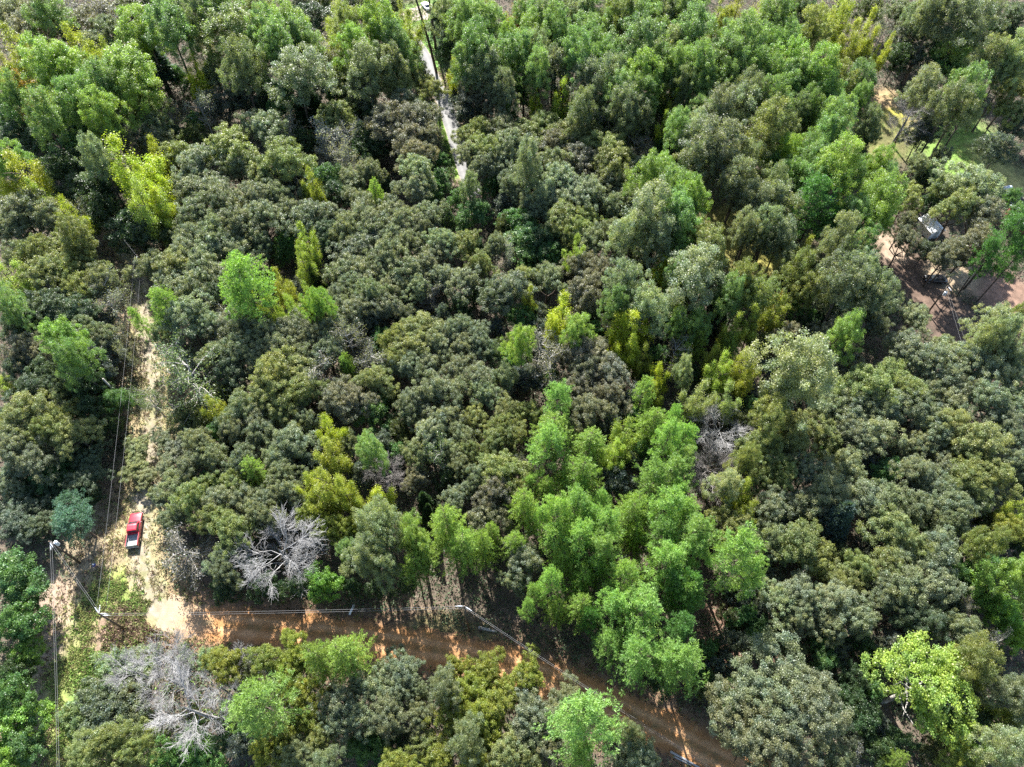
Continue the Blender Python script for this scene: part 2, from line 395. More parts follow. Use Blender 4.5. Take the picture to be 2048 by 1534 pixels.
def grand_oak(seed):
    rng = np.random.default_rng(seed); h = 18; R = 7.2
    return trunk_mesh(rng, 'trunk', h*.8, .42, R, h*.25, h*.55, 12), lobed_crown(rng, 'crown', R-.8, 12.4, 4.4, 3.6, 480, 150, .56, .19, rag=.35, fill=.3), h, R
def tall_leafy(seed):
    rng = np.random.default_rng(seed); h = 22; R = 3.7
    return trunk_mesh(rng, 'trunk', h*.9, .22, R*.8, h*.4, h*.75, 7), lobed_crown(rng, 'crown', R-.35, 14.8, 6.6, 6.2, 250, 135, .48, .17, rag=.55, outward=.4, flat=1.25, rnd=1.3, fill=.35), h, R
def poplar(seed):
    """several upright leaders of unequal height, each a ragged spray of leaves"""
    rng = np.random.default_rng(seed); h = 18; R = 4.0; lobes = []; sz = []
    leaders = [(0.0, 0.0, h, 2.0)]
    for i in range(9):
        a = i*2.4+rng.uniform(-.5, .5); rr = R*rng.uniform(.35, .82); leaders.append((rr*math.cos(a), rr*math.sin(a), h*rng.uniform(.62, .95)*(1-.22*rr/R), rng.uniform(1.0, 1.7)))
    for lx, ly, lh, lr in leaders:
        base = 5.5+rng.uniform(0, 2.5)
        for k in range(int((lh-base)*2.3)):
            t = rng.random(); z = base+t*(lh-base); a = rng.uniform(0, 6.28); r = lr*(1-t)**.7*rng.uniform(.3, 1.1)
            lobes.append((lx*(.55+.45*t)+r*math.cos(a), ly*(.55+.45*t)+r*math.sin(a), z)); sz.append(rng.uniform(.6, 1.25))
    Cn = np.array(lobes); nl = len(Cn); per = 140; lobe = np.repeat(np.arange(nl), per); n = len(lobe)
    q = rng.normal(size=(n, 3))*np.array([.34, .34, .42])*np.array(sz)[lobe][:, None]; P = Cn[lobe]+q
    V = leaves(rng, P, q*.5+rng.normal(size=(n, 3))*.7+np.array([0, 0, .4]), .18, .65, .05)
    return trunk_mesh(rng, 'trunk', h*.93, .2, 2.6, h*.3, h*.75, 9), quad_mesh('crown', V, tones(rng, n, lobe, hue=.12)), h, R
def bright_broad(seed):
    rng = np.random.default_rng(seed); h = 16; R = 7.0
    return trunk_mesh(rng, 'trunk', h*.8, .32, R, h*.25, h*.6, 12), lobed_crown(rng, 'crown', R-.9, 11.0, 4.0, 3.6, 330, 90, .62, .25, rag=.5, fill=.2), h, R
def understory(seed):
    rng = np.random.default_rng(seed); h = 10; R = 3.2
    return trunk_mesh(rng, 'trunk', h*.85, .12, R*.8, h*.25, h*.7, 6), lobed_crown(rng, 'crown', R-.5, 5.8, 3.6, 3.4, 160, 120, .46, .18, rag=.55, rnd=1.3), h, R
def thin_tree(seed):
    """sparse leaves over visible pale limbs"""
    rng = np.random.default_rng(seed); h = 14; R = 4.4; T = Tubes(); P = []
    T.add([(0, 0, -.2), (.2, .1, h*.3), (0, .2, h*.6), (.1, 0, h*.95)], [.24, .19, .12, .03], 7, False)
    for i in range(22):
        a = rng.uniform(0, 6.28); z = h*rng.uniform(.35, .9); L = R*rng.uniform(.6, 1.05)*(1.1-.5*z/h)*1.25
        p = np.array([0, 0, z]); e = p+np.array([math.cos(a)*L, math.sin(a)*L, L*rng.uniform(.25, .65)]); m = (p+e)/2+rng.normal(size=3)*.2
        T.add([p, m, e], [.085, .055, .02], 4, False)
        for k in range(8):
            t = rng.uniform(.3, 1); b = p+(e-p)*t; q = b+unit(rng.normal(size=3)+(0, 0, .3))*rng.uniform(.6, 1.5); T.add([b, q], [.03, .012], 3, False)
            P.append(q); P.append((b+q)/2)
    P = np.array(P); per = 8; lobe = np.repeat(np.arange(len(P)), per); n = len(lobe)
    X = P[lobe]+rng.normal(size=(n, 3))*.38
    return T.mesh('trunk'), quad_mesh('crown', leaves(rng, X, rng.normal(size=(n, 3))+(0, 0, .5), .28, .6, .05), tones(rng, n, lobe)), h, R
def needle_star(rng, P, dirs, per, L, w, lobe0=None):
    """bundles of thin needles fanned round each tip"""
    n = len(P)*per; idx = np.repeat(np.arange(len(P)), per)
    d = unit(dirs[idx]*.9+rng.normal(size=(n, 3))*.75); l = L*rng.uniform(.6, 1.2, n)[:, None]
    b = unit(np.cross(d, rng.normal(size=(n, 3))))*w*.5
    o = P[idx]+rng.normal(size=(n, 3))*L*.12
    return np.stack([o-b*.4, o+d*l*.55-b, o+d*l, o+d*l*.55+b], 1), idx
def pine(seed, h=18, R=3.7):
    """bare bole with a rounded, tufted crown"""
    rng = np.random.default_rng(seed); T = Tubes(); tips = []; dirs = []; lobes = []
    T.add([(0, 0, -.2), (.1, .1, h*.35), (-.05, .1, h*.7), (0, 0, h*.97)], [.21, .17, .11, .03], 7, False)
    nb = 52
    for i in range(nb):
        t = (i+.5)/nb; z = h*(.42+.55*t); a = i*2.4+rng.uniform(-.5, .5); L = R*(1.05-.75*t**1.6)*rng.uniform(.5, 1.22)
        p = np.array([0, 0, z]); up = .18+.75*t
        e = p+np.array([math.cos(a)*L, math.sin(a)*L, L*up*.6]); T.add([p, (p+e)/2+(0, 0, -.1), e], [.055, .035, .012], 4, False)
        c = rng.integers(4, 7)
        for k in range(c):
            q = p+(e-p)*rng.uniform(.45, 1.02)+rng.normal(size=3)*(.42, .42, .25)+np.array([0, 0, .15])
            m = 7
            tips += [q+rng.normal(size=3)*.24 for _ in range(m)]; dirs += [unit(np.array([math.cos(a)*.6, math.sin(a)*.6, .8])+rng.normal(size=3)*.5) for _ in range(m)]
            lobes += [i*7+k]*m
    V, idx = needle_star(rng, np.array(tips), np.array(dirs), 7, .38, .08)
    return T.mesh('trunk'), quad_mesh('crown', V, tones(rng, len(V), np.array(lobes)[idx], .2, .08, .16)), h, R
def feathery(seed, h=16, R=3.5):
    """whorls of long slender branches feathered with short needles"""
    rng = np.random.default_rng(seed); T = Tubes(); tips = []; dirs = []; lobes = []
    T.add([(0, 0, -.2), (0, .1, h*.4), (.05, 0, h*.75), (0, 0, h)], [.17, .13, .08, .015], 7, False)
    li = 0
    for w in range(13):
        t = w/12; z = h*(.44+.52*t); nb = 9 if t < .8 else 6
        for b in range(nb):
            a = 6.283*b/nb+w*.7+rng.uniform(-.25, .25); L = R*(1.05-.85*t)*rng.uniform(.75, 1.12)+.35
            p = np.array([0, 0, z]); e = p+np.array([math.cos(a)*L, math.sin(a)*L, L*rng.uniform(.05, .35)])
            T.add([p, e], [.04, .01], 3, False); li += 1
            m = int(11*L)+4
            for k in range(m):
                u = rng.uniform(.15, 1.05); side = rng.normal()*.2*(1.15-u)*L*.45
                tips.append(p+(e-p)*u+np.array([-math.sin(a), math.cos(a), 0])*side+np.array([0, 0, rng.normal()*.07])); dirs.append(unit(e-p+np.array([-math.sin(a), math.cos(a), 0])*np.sign(side)*L*.7)); lobes.append(li)
    V, idx = needle_star(rng, np.array(tips), np.array(dirs), 4, .36, .075)
    return T.mesh('trunk'), quad_mesh('crown', V, tones(rng, len(V), np.array(lobes)[idx], .2, .08, .15)), h, R
def cedar(seed):
    rng = np.random.default_rng(seed); h = 11; R = 2.4; n0 = 520
    t = rng.random(n0)**.8; a = rng.uniform(0, 6.28, n0); r = R*(1-t)**.8*rng.uniform(.55, 1.05, n0)
    P = np.stack([r*np.cos(a), r*np.sin(a), 1.5+t*9.3], 1); D = unit(np.stack([np.cos(a), np.sin(a), np.full(n0, .9)], 1))
    per = 20; V, idx = needle_star(rng, P, D, per, .55, .13)
    return trunk_mesh(rng, 'trunk', h*.9, .12, 1.2, h*.3, h*.6, 3), quad_mesh('crown', V, tones(rng, len(V), idx//10)), h, R
def dead(seed, h=12, R=5.0, nl=14, fine=5, spread=.75):
    rng = np.random.default_rng(seed); T = Tubes(); B = Tubes()
    T.add([(0, 0, -.2), (.15, .05, h*.25), (.0, .2, h*.5), (.1, .1, h*.75)], [.24, .2, .15, .06], 8, False)
    def grow(p, d, L, r, lev):
        e = p+d*L; m = p+d*L*.5+rng.normal(size=3)*L*.06
        B.add([p, m, e], [r, r*.75, max(r*.45, .009)], 5 if lev < 2 else 3, False)
        if lev >= 3: return
        k = [8, fine+2, 4][lev]
        for i in range(k):
            u = rng.uniform(.3, 1.0); q = p+d*L*u
            nd = unit(d*1.0+rng.normal(size=3)*spread*.72+np.array([0, 0, .12])); grow(q, nd, L*rng.uniform(.42, .66), max(r*.5, .012), lev+1)
    for i in range(nl):
        a = i*2.4+rng.uniform(-.4, .4); z = h*(.28+.45*i/nl); d = unit(np.array([math.cos(a), math.sin(a), rng.uniform(.45, 1.1)]))
        grow(np.array([.05, .1, z]), d, R*rng.uniform(.5, .78), .045, 0)
    return T.mesh('trunk'), B.mesh('branches'), h, R
def shrub(seed):
    rng = np.random.default_rng(seed); h = 3.0; R = 3.4; T = Tubes()
    for i in range(9):
        a = rng.uniform(0, 6.28); T.add([(0, 0, -.1), (math.cos(a)*1.8*rng.random(), math.sin(a)*1.8*rng.random(), 2.2)], [.04, .012], 4, False)
    return T.mesh('stems'), lobed_crown(rng, 'foliage', R-.4, .9, 1.7, .6, 120, 80, .45, .2, rag=.45, rnd=1.3), h, R

KINDS = {  # builder, variants, object name, category, noun, leaf material, visible-centre height fraction, group, trunk name, crown name
    'O': (oak, 7, 'oak_tree', 'oak tree', 'oak', M_BROAD, .74, 'oaks filling the wood', M_BARK),
    'H': (oak, 7, 'hardwood_tree', 'hardwood tree', 'round hardwood', M_BROAD, .74, 'olive and brownish hardwoods of the wood', M_BARK),
    'K': (grand_oak, 3, 'oak_tree', 'oak tree', 'great oak', M_BROAD, .72, 'oaks filling the wood', M_BARK),
    'L': (tall_leafy, 6, 'broadleaf_tree', 'broadleaf tree', 'tall round-headed tree', M_SOFT, .74, 'tall broadleaf trees of the wood', M_BARK),
    'Y': (poplar, 5, 'poplar_tree', 'poplar tree', 'pointed upright tree', M_SOFT, .68, 'pointed yellowish trees of the wood', M_BARK),
    'Z': (bright_broad, 1, 'broadleaf_tree', 'broadleaf tree', 'wide loose-crowned tree', M_SOFT, .7, 'tall broadleaf trees of the wood', M_PALEBARK),
    'G': (understory, 4, 'understory_tree', 'small tree', 'low leafy tree', M_BROAD, .62, 'lower leafy trees between the big crowns', M_BARK),
    'S': (thin_tree, 3, 'thin_crowned_tree', 'thin tree', 'thin-leaved tree with bare limbs', M_BROAD, .7, 'thin trees with limbs showing', M_PALEBARK),
    'P': (pine, 4, 'pine_tree', 'pine tree', 'tufted pine', M_NEEDLE, .76, 'tufted pines', M_BARK),
    'F': (feathery, 4, 'feathery_pine_tree', 'pine tree', 'feathery pine', M_NEEDLE, .7, 'feathery pines', M_BARK),
    'C': (cedar, 2, 'cedar_tree', 'cedar tree', 'cone-shaped cedar', M_NEEDLE, .55, 'dark cedars', M_BARK),
    'D': (dead, 5, 'dead_tree', 'dead tree', 'leafless dead tree', M_DEAD, .68, 'leafless dead trees', M_DEAD),
    'B': (shrub, 3, 'shrub', 'shrub', 'spreading shrub', M_BROAD, .5, 'shrubs in the clearing', M_BARK),
}
PAL = {
    'O': [((.158, .182, .102), 'grey-olive'), ((.178, .204, .072), 'yellow-olive'), ((.160, .160, .104), 'brownish grey'), ((.080, .112, .060), 'dark grey-green'), ((.192, .222, .130), 'pale olive'), ((.175, .200, .035), 'yellowish green')],
    'K': [((.150, .170, .100), 'grey-olive')],
    'L': [((.145, .225, .075), 'light green'), ((.160, .190, .100), 'grey-green'), ((.180, .270, .055), 'fresh green'), ((.215, .250, .140), 'pale green'), ((.165, .195, .060), 'olive-green')],
    'Y': [((.300, .340, .030), 'bright yellow-green'), ((.240, .270, .042), 'olive-yellow'), ((.230, .300, .055), 'lime green'), ((.250, .170, .035), 'orange-tinged'), ((.260, .300, .110), 'pale yellow-green'), ((.24, .32, .07), 'bright lime')],
    'G': [((.085, .165, .050), 'mid green'), ((.045, .080, .030), 'dark green'), ((.150, .270, .045), 'bright green'), ((.085, .105, .078), 'dull grey-green'), ((.085, .105, .035), 'deep olive')],
    'S': [((.140, .140, .112), 'greyish'), ((.210, .220, .185), 'whitish'), ((.120, .165, .075), 'greenish')],
    'P': [((.185, .300, .078), 'bright green'), ((.085, .185, .048), 'deep green'), ((.070, .150, .090), 'blue-green')],
    'F': [((.190, .280, .055), 'lime green')],
    'C': [((.060, .100, .078), 'blue-green'), ((.030, .060, .022), 'very dark green')],
    'D': [((.5, .5, .5), 'white'), ((.5, .5, .5), 'silver-grey'), ((.5, .5, .5), 'dark grey'), ((.3, .25, .2), 'grey-brown')],
    'B': [((.150, .175, .110), 'greyish green'), ((.190, .240, .120), 'pale green'), ((.130, .250, .060), 'bright green')],
}
PAL['H'] = PAL['O']

# crown positions read from nine enlarged views of the photograph: kind+colour, x, y, half width (view pixels); some yard trees added for shade
TILES = [((0, 0), """
O0 60 70 130;O2 130 170 120;L0 310 40 110;S0 450 70 120;O2 390 150 130;S0 580 70 120;O0 640 180 110;O0 550 260 100;G4 770 60 130;G4 890 30 80;L0 1010 50 100
L2 845 190 110;L0 985 160 130;L1 1180 110 110;L0 1260 40 110;L4 1345 190 150;O0 1420 50 90;L1 1550 60 100;L0 1570 180 110;L2 1690 130 120;L0 1640 270 110;L0 1760 240 100;G1 1830 110 100;Y1 1985 110 90;Y1 1920 240 80;Y1 2020 250 70
Y1 130 320 120;Y1 30 420 90;L2 280 370 130;Y1 500 290 110;Y1 620 340 80;L2 420 390 110;L2 735 400 140;L0 620 480 120;C0 920 400 110;Y0 1150 430 90
Y3 170 570 95;Y1 320 520 100;L0 60 520 80;L0 420 570 90;Y1 490 600 70;L0 570 580 100;G0 760 560 100;G0 100 710 110;L0 250 690 110;G0 420 730 120;L2 600 670 100;G0 540 800 90;G1 40 640 90
G1 80 830 110;G1 250 850 120;G0 430 880 100;O1 840 640 130;O4 915 730 90;O2 720 800 110;O0 900 830 90;O0 1260 420 90;O0 1390 460 90;L1 1400 350 110;G3 1500 320 90;G3 1300 610 100
S1 1180 640 80;G3 1430 600 90;G0 1540 520 80;L1 1700 420 150;G0 1680 590 100;S1 1880 330 90;G3 1900 490 80;O1 1990 440 90;O0 2020 340 80;C1 1820 650 100;O1 1960 670 90
O4 1540 760 130;S1 1720 770 80;G1 1780 840 80;S1 1950 810 100;S1 2010 930 80;O1 1340 870 130;O0 1180 950 110;O0 1380 980 120;O1 1690 930 140;O1 1550 1000 100;G3 1700 1070 90;Y1 1830 1080 75;G0 1930 1040 90;G1 1970 1150 80
Y0 790 970 175;Y0 900 1090 110;Y2 820 1210 130;Y0 965 1220 80;Y0 925 920 80;L1 560 940 90;O1 1000 930 100;G1 620 1090 110;G1 390 980 120;G1 620 1240 110;G1 500 1120 110;G1 770 1330 130;G1 900 1360 120
L2 60 940 90;Y0 140 1040 150;Y0 25 1090 80;Y2 285 1140 80;O0 120 1220 140;O0 270 1260 110;O0 60 1340 110;Y0 390 1290 85;S0 490 1270 70;L4 450 1380 80;O1 250 1450 120;O1 400 1450 110;O0 110 1490 110
O0 1090 1110 110;O0 1230 1110 110;O0 1180 1240 120;O0 1340 1180 120;O0 1480 1150 110;O0 1610 1130 90;O0 1540 1270 120;O0 1400 1310 120;O0 1260 1340 110;O0 1120 1390 100;O4 1240 1450 110;O4 1080 1480 110;O0 1390 1460 110;O3 1530 1400 90
O0 1680 1230 90;O0 1800 1280 110;O0 1950 1260 90;O3 1900 1350 80;Y2 1810 1450 90
"""), ((680, 0), """
G3 60 50 90;G4 150 50 80;L2 225 130 110;G4 300 50 60;Y1 350 110 60;L4 60 160 100;L2 100 250 100;L1 150 350 110;Y1 395 190 85;L0 390 290 95;L0 270 240 90;Y0 355 310 50;G1 430 360 55;L1 280 380 90
O2 30 370 90;O0 60 470 100;O0 150 540 90;G1 100 620 90;O1 40 690 60;O1 310 510 115;O1 440 450 90;O1 520 530 85;O0 400 590 110;O2 300 700 130;O2 450 690 120;G1 200 700 80;O2 370 810 120;O2 500 790 85;G1 230 830 90;O2 430 900 100;G1 130 810 80;G1 120 910 80;S1 40 830 80;S1 40 950 70
O4 430 1010 110;O0 440 1110 100;O0 150 1010 80;O0 60 1050 80;F0 200 1130 50;O0 110 1160 80;G0 580 950 55;G0 590 1060 60;G0 560 1130 60;O0 150 1270 110;O0 290 1250 110;O0 60 1340 100;O0 210 1350 110;O0 360 1290 100;O0 500 1250 90;O0 460 1330 90;O0 330 1400 100;O0 120 1450 110;O0 260 1480 110;O0 440 1430 100;O4 610 1420 90;O1 700 1440 80;O0 560 1490 80;G1 640 1290 60
C0 570 130 45;L1 640 60 70;C0 650 180 75;G1 640 300 70;L0 725 60 70;L0 735 190 65;L0 800 110 90;Y1 870 50 70;Y3 1005 60 80;L0 900 130 95;L0 830 270 115;Y0 690 440 65;L0 760 390 85;L1 850 400 90;L2 1000 230 75;L0 980 340 85
L0 1090 70 70;L0 1160 110 90;L2 1140 200 90;L0 1080 290 90;L1 1260 60 90;L0 1260 170 100;L0 1330 240 90;L1 1180 310 90;L0 1350 50 80;L1 1410 120 90;L0 1470 60 80;L0 1490 200 90;L0 1380 330 110;L0 1130 400 90;L1 1250 400 80;Y0 1315 480 75;Y2 1300 580 80;Y2 1500 560 85;Y0 1130 590 55;G0 1040 570 55;S0 1130 480 60
L4 1570 100 80;L0 1590 170 70;L0 1520 280 90;L0 1590 370 90;L0 1480 380 90;L1 1440 480 90;L1 1570 460 90;L4 1650 60 90;L0 1740 40 80;L0 1765 150 100;L0 1780 280 130;O2 1650 265 50;L2 1720 420 110;L0 1640 500 90;L0 1850 60 80;L1 1910 110 80;G2 1990 150 80;G0 2010 40 80;L0 1870 390 90;L2 1970 380 80;L1 1960 270 90;G2 1840 500 80;L0 1750 540 90;L1 1650 600 90;Y2 1955 570 80;Y2 2000 650 60;G0 1860 640 80;L1 1720 680 90;G0 1590 700 80;Y2 1890 740 60;L0 1980 740 80;G1 1760 780 80;S1 1500 710 90;L1 1420 660 80
O2 800 510 115;O2 880 590 80;G3 720 570 60;G3 750 650 90;L1 960 530 70;G0 970 630 60
O1 830 750 80;O1 740 810 70;O0 960 760 110;O1 1080 770 100;O1 1190 750 100;O1 1310 770 110;O2 1250 840 100;O0 1130 860 90;O0 1000 860 110;O1 870 880 100;O0 760 910 75;O1 1400 830 90;O1 1490 800 80;O1 1570 850 115;O1 1640 800 70;O2 1390 920 100;O0 1250 940 100;L1 1100 960 90;O0 950 970 90;O0 830 980 90;O0 1490 950 90;O1 1600 960 110;O4 1720 980 90;O0 1010 1050 100;O4 1130 1040 90;O4 1280 1050 120;O4 1440 1120 110;O4 1200 1120 100;O4 1330 1160 100;O0 1590 1070 90;O0 1690 1080 90;O0 1600 1190 80;O0 1700 1160 80
G0 900 1080 65;L1 760 1100 55;O0 1090 1180 70;O0 1180 1220 80;O1 1310 1260 110;O1 1430 1260 90;O1 1390 1350 80;O1 1280 1350 80;G0 1060 1310 85;G0 1080 1410 100;G1 1200 1420 90;S1 970 1460 65;O0 900 1450 70;Y2 1360 1460 75;O0 1480 1410 90;O0 1570 1360 80;G0 1260 1490 80
S1 1780 880 65;L2 1850 1040 95;L2 1920 990 65;L0 1990 1120 90;L0 2000 1000 70;L3 1790 1250 150;L3 1700 1340 100;L3 1850 1390 90;L0 1960 1230 90;L0 1960 1340 80;L0 1960 1450 80;O0 1680 1450 80;O0 1790 1480 80;Y2 1900 1500 60;G0 1610 1290 55
"""), ((1348, 0), """
L0 60 60 100;L0 150 50 90;L0 130 200 115;Y1 250 90 80;Y1 360 90 110;Y1 470 120 90;L0 350 230 115;L0 450 270 90;L0 545 260 90;L4 600 170 90;L0 600 60 100;L0 700 40 90;L0 640 230 80;L1 780 70 80;L4 810 180 105;Y1 960 50 100;Y1 980 140 110;Y1 1130 190 105;Y1 1030 260 90;Y1 1210 300 60;G4 1130 60 90;S1 1250 120 65;O0 1320 60 90;O0 1400 150 90;L1 1430 50 80;L1 1560 70 115;L1 1720 100 140;L1 1840 60 100;O3 1980 90 90;G1 1940 200 90;L0 1690 200 85;G0 1690 290 100;O0 1560 230 95;O0 1470 210 85;G3 1350 250 100;G1 1300 340 90;G3 1400 350 105;G0 1540 340 110;G0 1640 410 90;G3 1750 390 90;L1 1860 340 105;L3 1975 330 110;L1 1960 430 75
L0 110 350 100;L0 30 400 90;L1 230 380 90;L0 330 360 115;L0 480 390 105;L0 560 440 95;L2 680 380 110;L0 770 450 90;L2 860 420 110;L4 960 460 95;L0 900 550 90;L0 1110 470 100;L0 1080 570 75;L0 300 480 90;L0 180 480 90;L1 80 520 70;Y2 30 540 55;Y2 40 640 60;L0 400 480 80;L1 450 570 95;L0 570 580 100;L0 670 540 90;L1 240 630 95;L1 370 640 110;L4 490 730 115;L0 140 650 70;L0 210 740 80;L3 120 790 80;G1 620 670 90;L1 720 650 80;L0 830 640 80;L0 930 700 100;L0 900 800 90;O0 760 740 80;L1 640 770 65;L2 660 870 90;L0 800 870 85;L0 800 960 95;L2 940 970 120;L0 1030 1030 80;L1 240 890 130;L1 110 950 100;L1 420 940 90;L0 560 980 65;L1 560 1090 90;L1 380 1050 110;S0 180 1050 95;L0 700 1060 90;L0 840 1080 90;L2 1200 970 95;L0 1230 1060 80
Y2 30 1040 45;L2 90 1140 100;L0 70 1260 110;L4 90 1390 90;L2 1110 1160 150;L0 1050 1290 110;L2 1190 1230 80;P1 820 1200 125;P1 900 1300 85;L1 620 1190 105;L1 500 1190 110;L1 540 1320 105;L1 620 1400 90;L1 430 1330 80;Y1 745 1460 75;L1 960 1410 110;L0 1090 1430 95;L4 210 1490 105
L1 1470 510 100;L0 1740 520 110;L1 1620 590 105;L1 1720 640 85;O1 1980 520 110;O1 2000 650 90;O1 1910 640 65;G3 1990 770 80;G3 1910 880 105;O0 1420 950 70;O1 1375 1150 95;O0 1550 910 65;G3 1500 730 110;G3 1440 800 90;D2 1380 650 150
O4 1700 1060 170;O1 1590 1080 90;O1 1680 1200 140;O2 1800 1230 150;O2 1365 1290 60;O2 1610 1470 105;O2 1750 1410 130;O2 1365 1400 95;G3 1470 1470 65;O2 1620 1490 90;G1 1130 800 80;G1 1080 940 70;L1 1160 720 75;P1 1950 1370 130;P1 1870 1460 85;P1 2010 1480 90;G1 1080 770 55
"""), ((0, 510), """
Y2 70 140 130;L0 50 300 90;O1 250 130 130;O1 370 100 120;O1 480 200 110;O1 510 60 90;O0 590 130 90;O3 330 290 130;O3 480 320 110;S1 640 220 80;S1 660 310 85;O3 190 330 110;G3 620 390 75;O3 60 430 90;G1 180 440 90
L2 400 490 105;O0 540 430 85;O0 600 490 75;L0 450 600 105;G3 570 630 105;G3 660 570 85;S1 740 490 60;S1 740 600 50;G3 480 710 100;O2 140 560 110;O2 240 580 100;O3 120 650 100;O3 260 670 110;Y2 45 720 80;O3 190 770 100;O1 400 780 55;O3 330 770 80;G1 480 820 100;G1 570 760 80
O1 180 900 130;O1 400 940 85;O1 310 1010 100;O3 60 950 90;O0 90 1040 90;O1 440 1050 105;G1 540 960 100;G1 560 1090 80;O0 40 1130 100;O0 150 1120 80;L1 220 1160 100;G3 330 1190 90;O3 430 1160 80;O3 540 1190 90;G0 260 1280 100;G0 370 1270 90;O0 100 1240 105;O0 60 1350 90;G1 170 1390 100;O3 470 1310 100;O3 550 1290 70;G1 660 990 50;P2 410 1470 85;G3 60 1470 90;O3 200 1490 90;G1 310 1400 80;G1 520 1400 80
O0 920 70 100;O1 1030 60 110;O0 1150 70 110;O0 1260 110 100;O0 1010 180 110;O0 1130 180 110;O3 1250 230 90;P0 1450 180 150;P0 1400 290 90;P0 940 310 125;P0 820 370 60
Y1 1670 180 65;Y1 1510 330 80;Y2 1620 330 70;Y2 1720 320 90;Y2 1800 240 60;L2 1840 300 65;Y2 1800 50 80;C1 1850 170 55;O0 2000 100 80;O0 1960 220 80;O0 2010 310 80
O4 1080 370 120;O4 1210 390 90;O4 930 460 75;S2 1050 560 150;S2 1060 740 180;S2 880 830 100
O0 1330 440 100;O0 1440 430 100;O0 1560 450 110;O0 1700 430 100;O0 1830 440 100;O4 1950 430 90;O0 1290 550 90;O0 1400 550 110;O0 1520 570 110;O0 1650 560 110;O0 1780 570 100;O0 1900 550 100;S0 2000 540 80;O3 1350 670 100;O1 1620 720 150;O1 1750 700 110;O1 1580 810 110;O1 1760 820 110;S0 1900 690 115;O2 1960 840 110;F0 2025 640 45;O0 1400 890 110;Y1 1280 920 75;G4 1190 960 80;G4 1090 970 80;O0 1490 960 100;O1 1640 940 100;O0 1780 950 90;O0 1380 1010 95;O0 1550 1060 110;O0 1710 1100 130;Y0 1930 1040 100;Y1 1950 1160 100;C1 1340 1100 60
O1 800 1130 110;O1 780 1230 95;O0 960 1080 105;O0 1070 1130 100;O0 1180 1110 100;O0 1230 1200 100;O0 1110 1230 100;O0 980 1220 90;O1 860 1290 90;O1 1030 1340 130;O1 1130 1410 100;O0 970 1430 80;O0 1420 1190 90;F0 1490 1300 85;O1 1370 1350 80;O0 1620 1200 90;O0 1650 1290 90;O4 1290 1440 110;O0 1430 1430 105;O0 1560 1440 100;O0 1690 1390 90;Y1 1830 1360 90;Y1 1960 1340 115;Y1 1890 1460 110
"""), ((680, 510), """
O0 60 70 100;O0 160 100 100;O0 270 70 100;O0 390 90 110;O0 500 80 90;O0 610 120 90;O0 60 190 90;O0 180 210 100;O0 300 200 95;O0 420 210 90;O0 700 160 100;O1 840 60 80;O0 960 170 130;O3 900 270 100;O1 1050 140 75;Y1 1090 250 55;S0 540 240 75;O0 100 310 100;O0 250 310 90
O4 1210 130 90;O0 1120 170 60;O2 1430 210 105;O2 1400 60 95;O2 1510 80 85;G0 1100 40 70;G0 1190 30 70;L3 1660 150 105;L0 1620 250 75;L3 1810 280 100;Y0 1880 80 65;Y1 1860 160 55;L0 1980 90 75;Y0 2010 290 60;L0 1970 400 65
Y0 1300 370 105;Y0 1260 440 75;L2 1380 430 80;Y0 1710 400 125;Y0 1650 440 75;Y0 1790 420 65;Y0 1690 560 85;Y1 1770 620 60;S0 1575 450 55;Y0 1885 740 70;Y1 1860 820 65
O1 470 430 110;O1 350 490 85;O1 420 560 110;O0 550 520 90;O0 400 650 100;O0 520 650 90;O1 300 620 80;O0 620 460 90;O0 720 430 90;O0 740 540 90;O0 820 500 85;O3 870 590 75;L2 1060 530 75;G0 1000 630 65;S0 1150 560 95;S0 1230 640 100;O2 1400 560 120;O2 1510 600 100;O2 1440 690 100;O2 1580 700 110;O2 1390 770 90;O2 1600 810 90;O2 1490 810 80;O2 1450 920 105;O2 1560 930 75
S0 60 490 105;S0 190 610 110;F0 50 630 45;O1 220 740 110;O2 90 850 100;G0 190 930 100;O0 690 680 85;O0 800 720 90;O0 700 790 90;O0 840 800 90;O0 960 720 75;G3 1030 730 75;P0 1290 830 85;P0 1750 830 65;O0 560 810 110;O0 440 860 90;O4 390 940 90;O0 600 940 90;O1 950 900 90;O1 1100 920 65;O1 790 970 85;O1 940 1000 90;O1 1040 1050 80;O4 520 1050 105;O0 700 1050 90;O0 620 1130 90;O1 770 1130 80;O1 890 1090 90;O0 470 1160 80;S2 570 1200 100;O0 700 1230 80;L0 150 1130 80;O0 50 1110 60;G0 340 1160 65;D3 280 1300 110
P0 1180 1130 120;F0 1270 1010 110;F0 1440 1110 105;F0 1400 1230 115;F0 1820 980 105;P0 1900 1090 100;P0 1960 970 50;Y2 1650 1080 100;Y2 1610 1180 80;G3 1650 1320 95;P0 1820 1280 100;P0 1950 1290 105;L0 2010 1180 65;P0 1110 1350 50;F0 1310 1310 65
O1 950 1260 120;O2 880 1370 110;O1 1010 1360 95;O0 800 1300 80;O0 680 1440 100;C1 510 1440 60;Y0 230 1470 110;Y1 60 1410 100;O2 450 1310 65;F0 1230 1390 65;P0 1350 1470 105;P0 1410 1400 55;P0 1500 1430 60;F0 1080 1480 105;F0 1700 1470 95;P0 1900 1450 105
"""), ((1348, 510), """
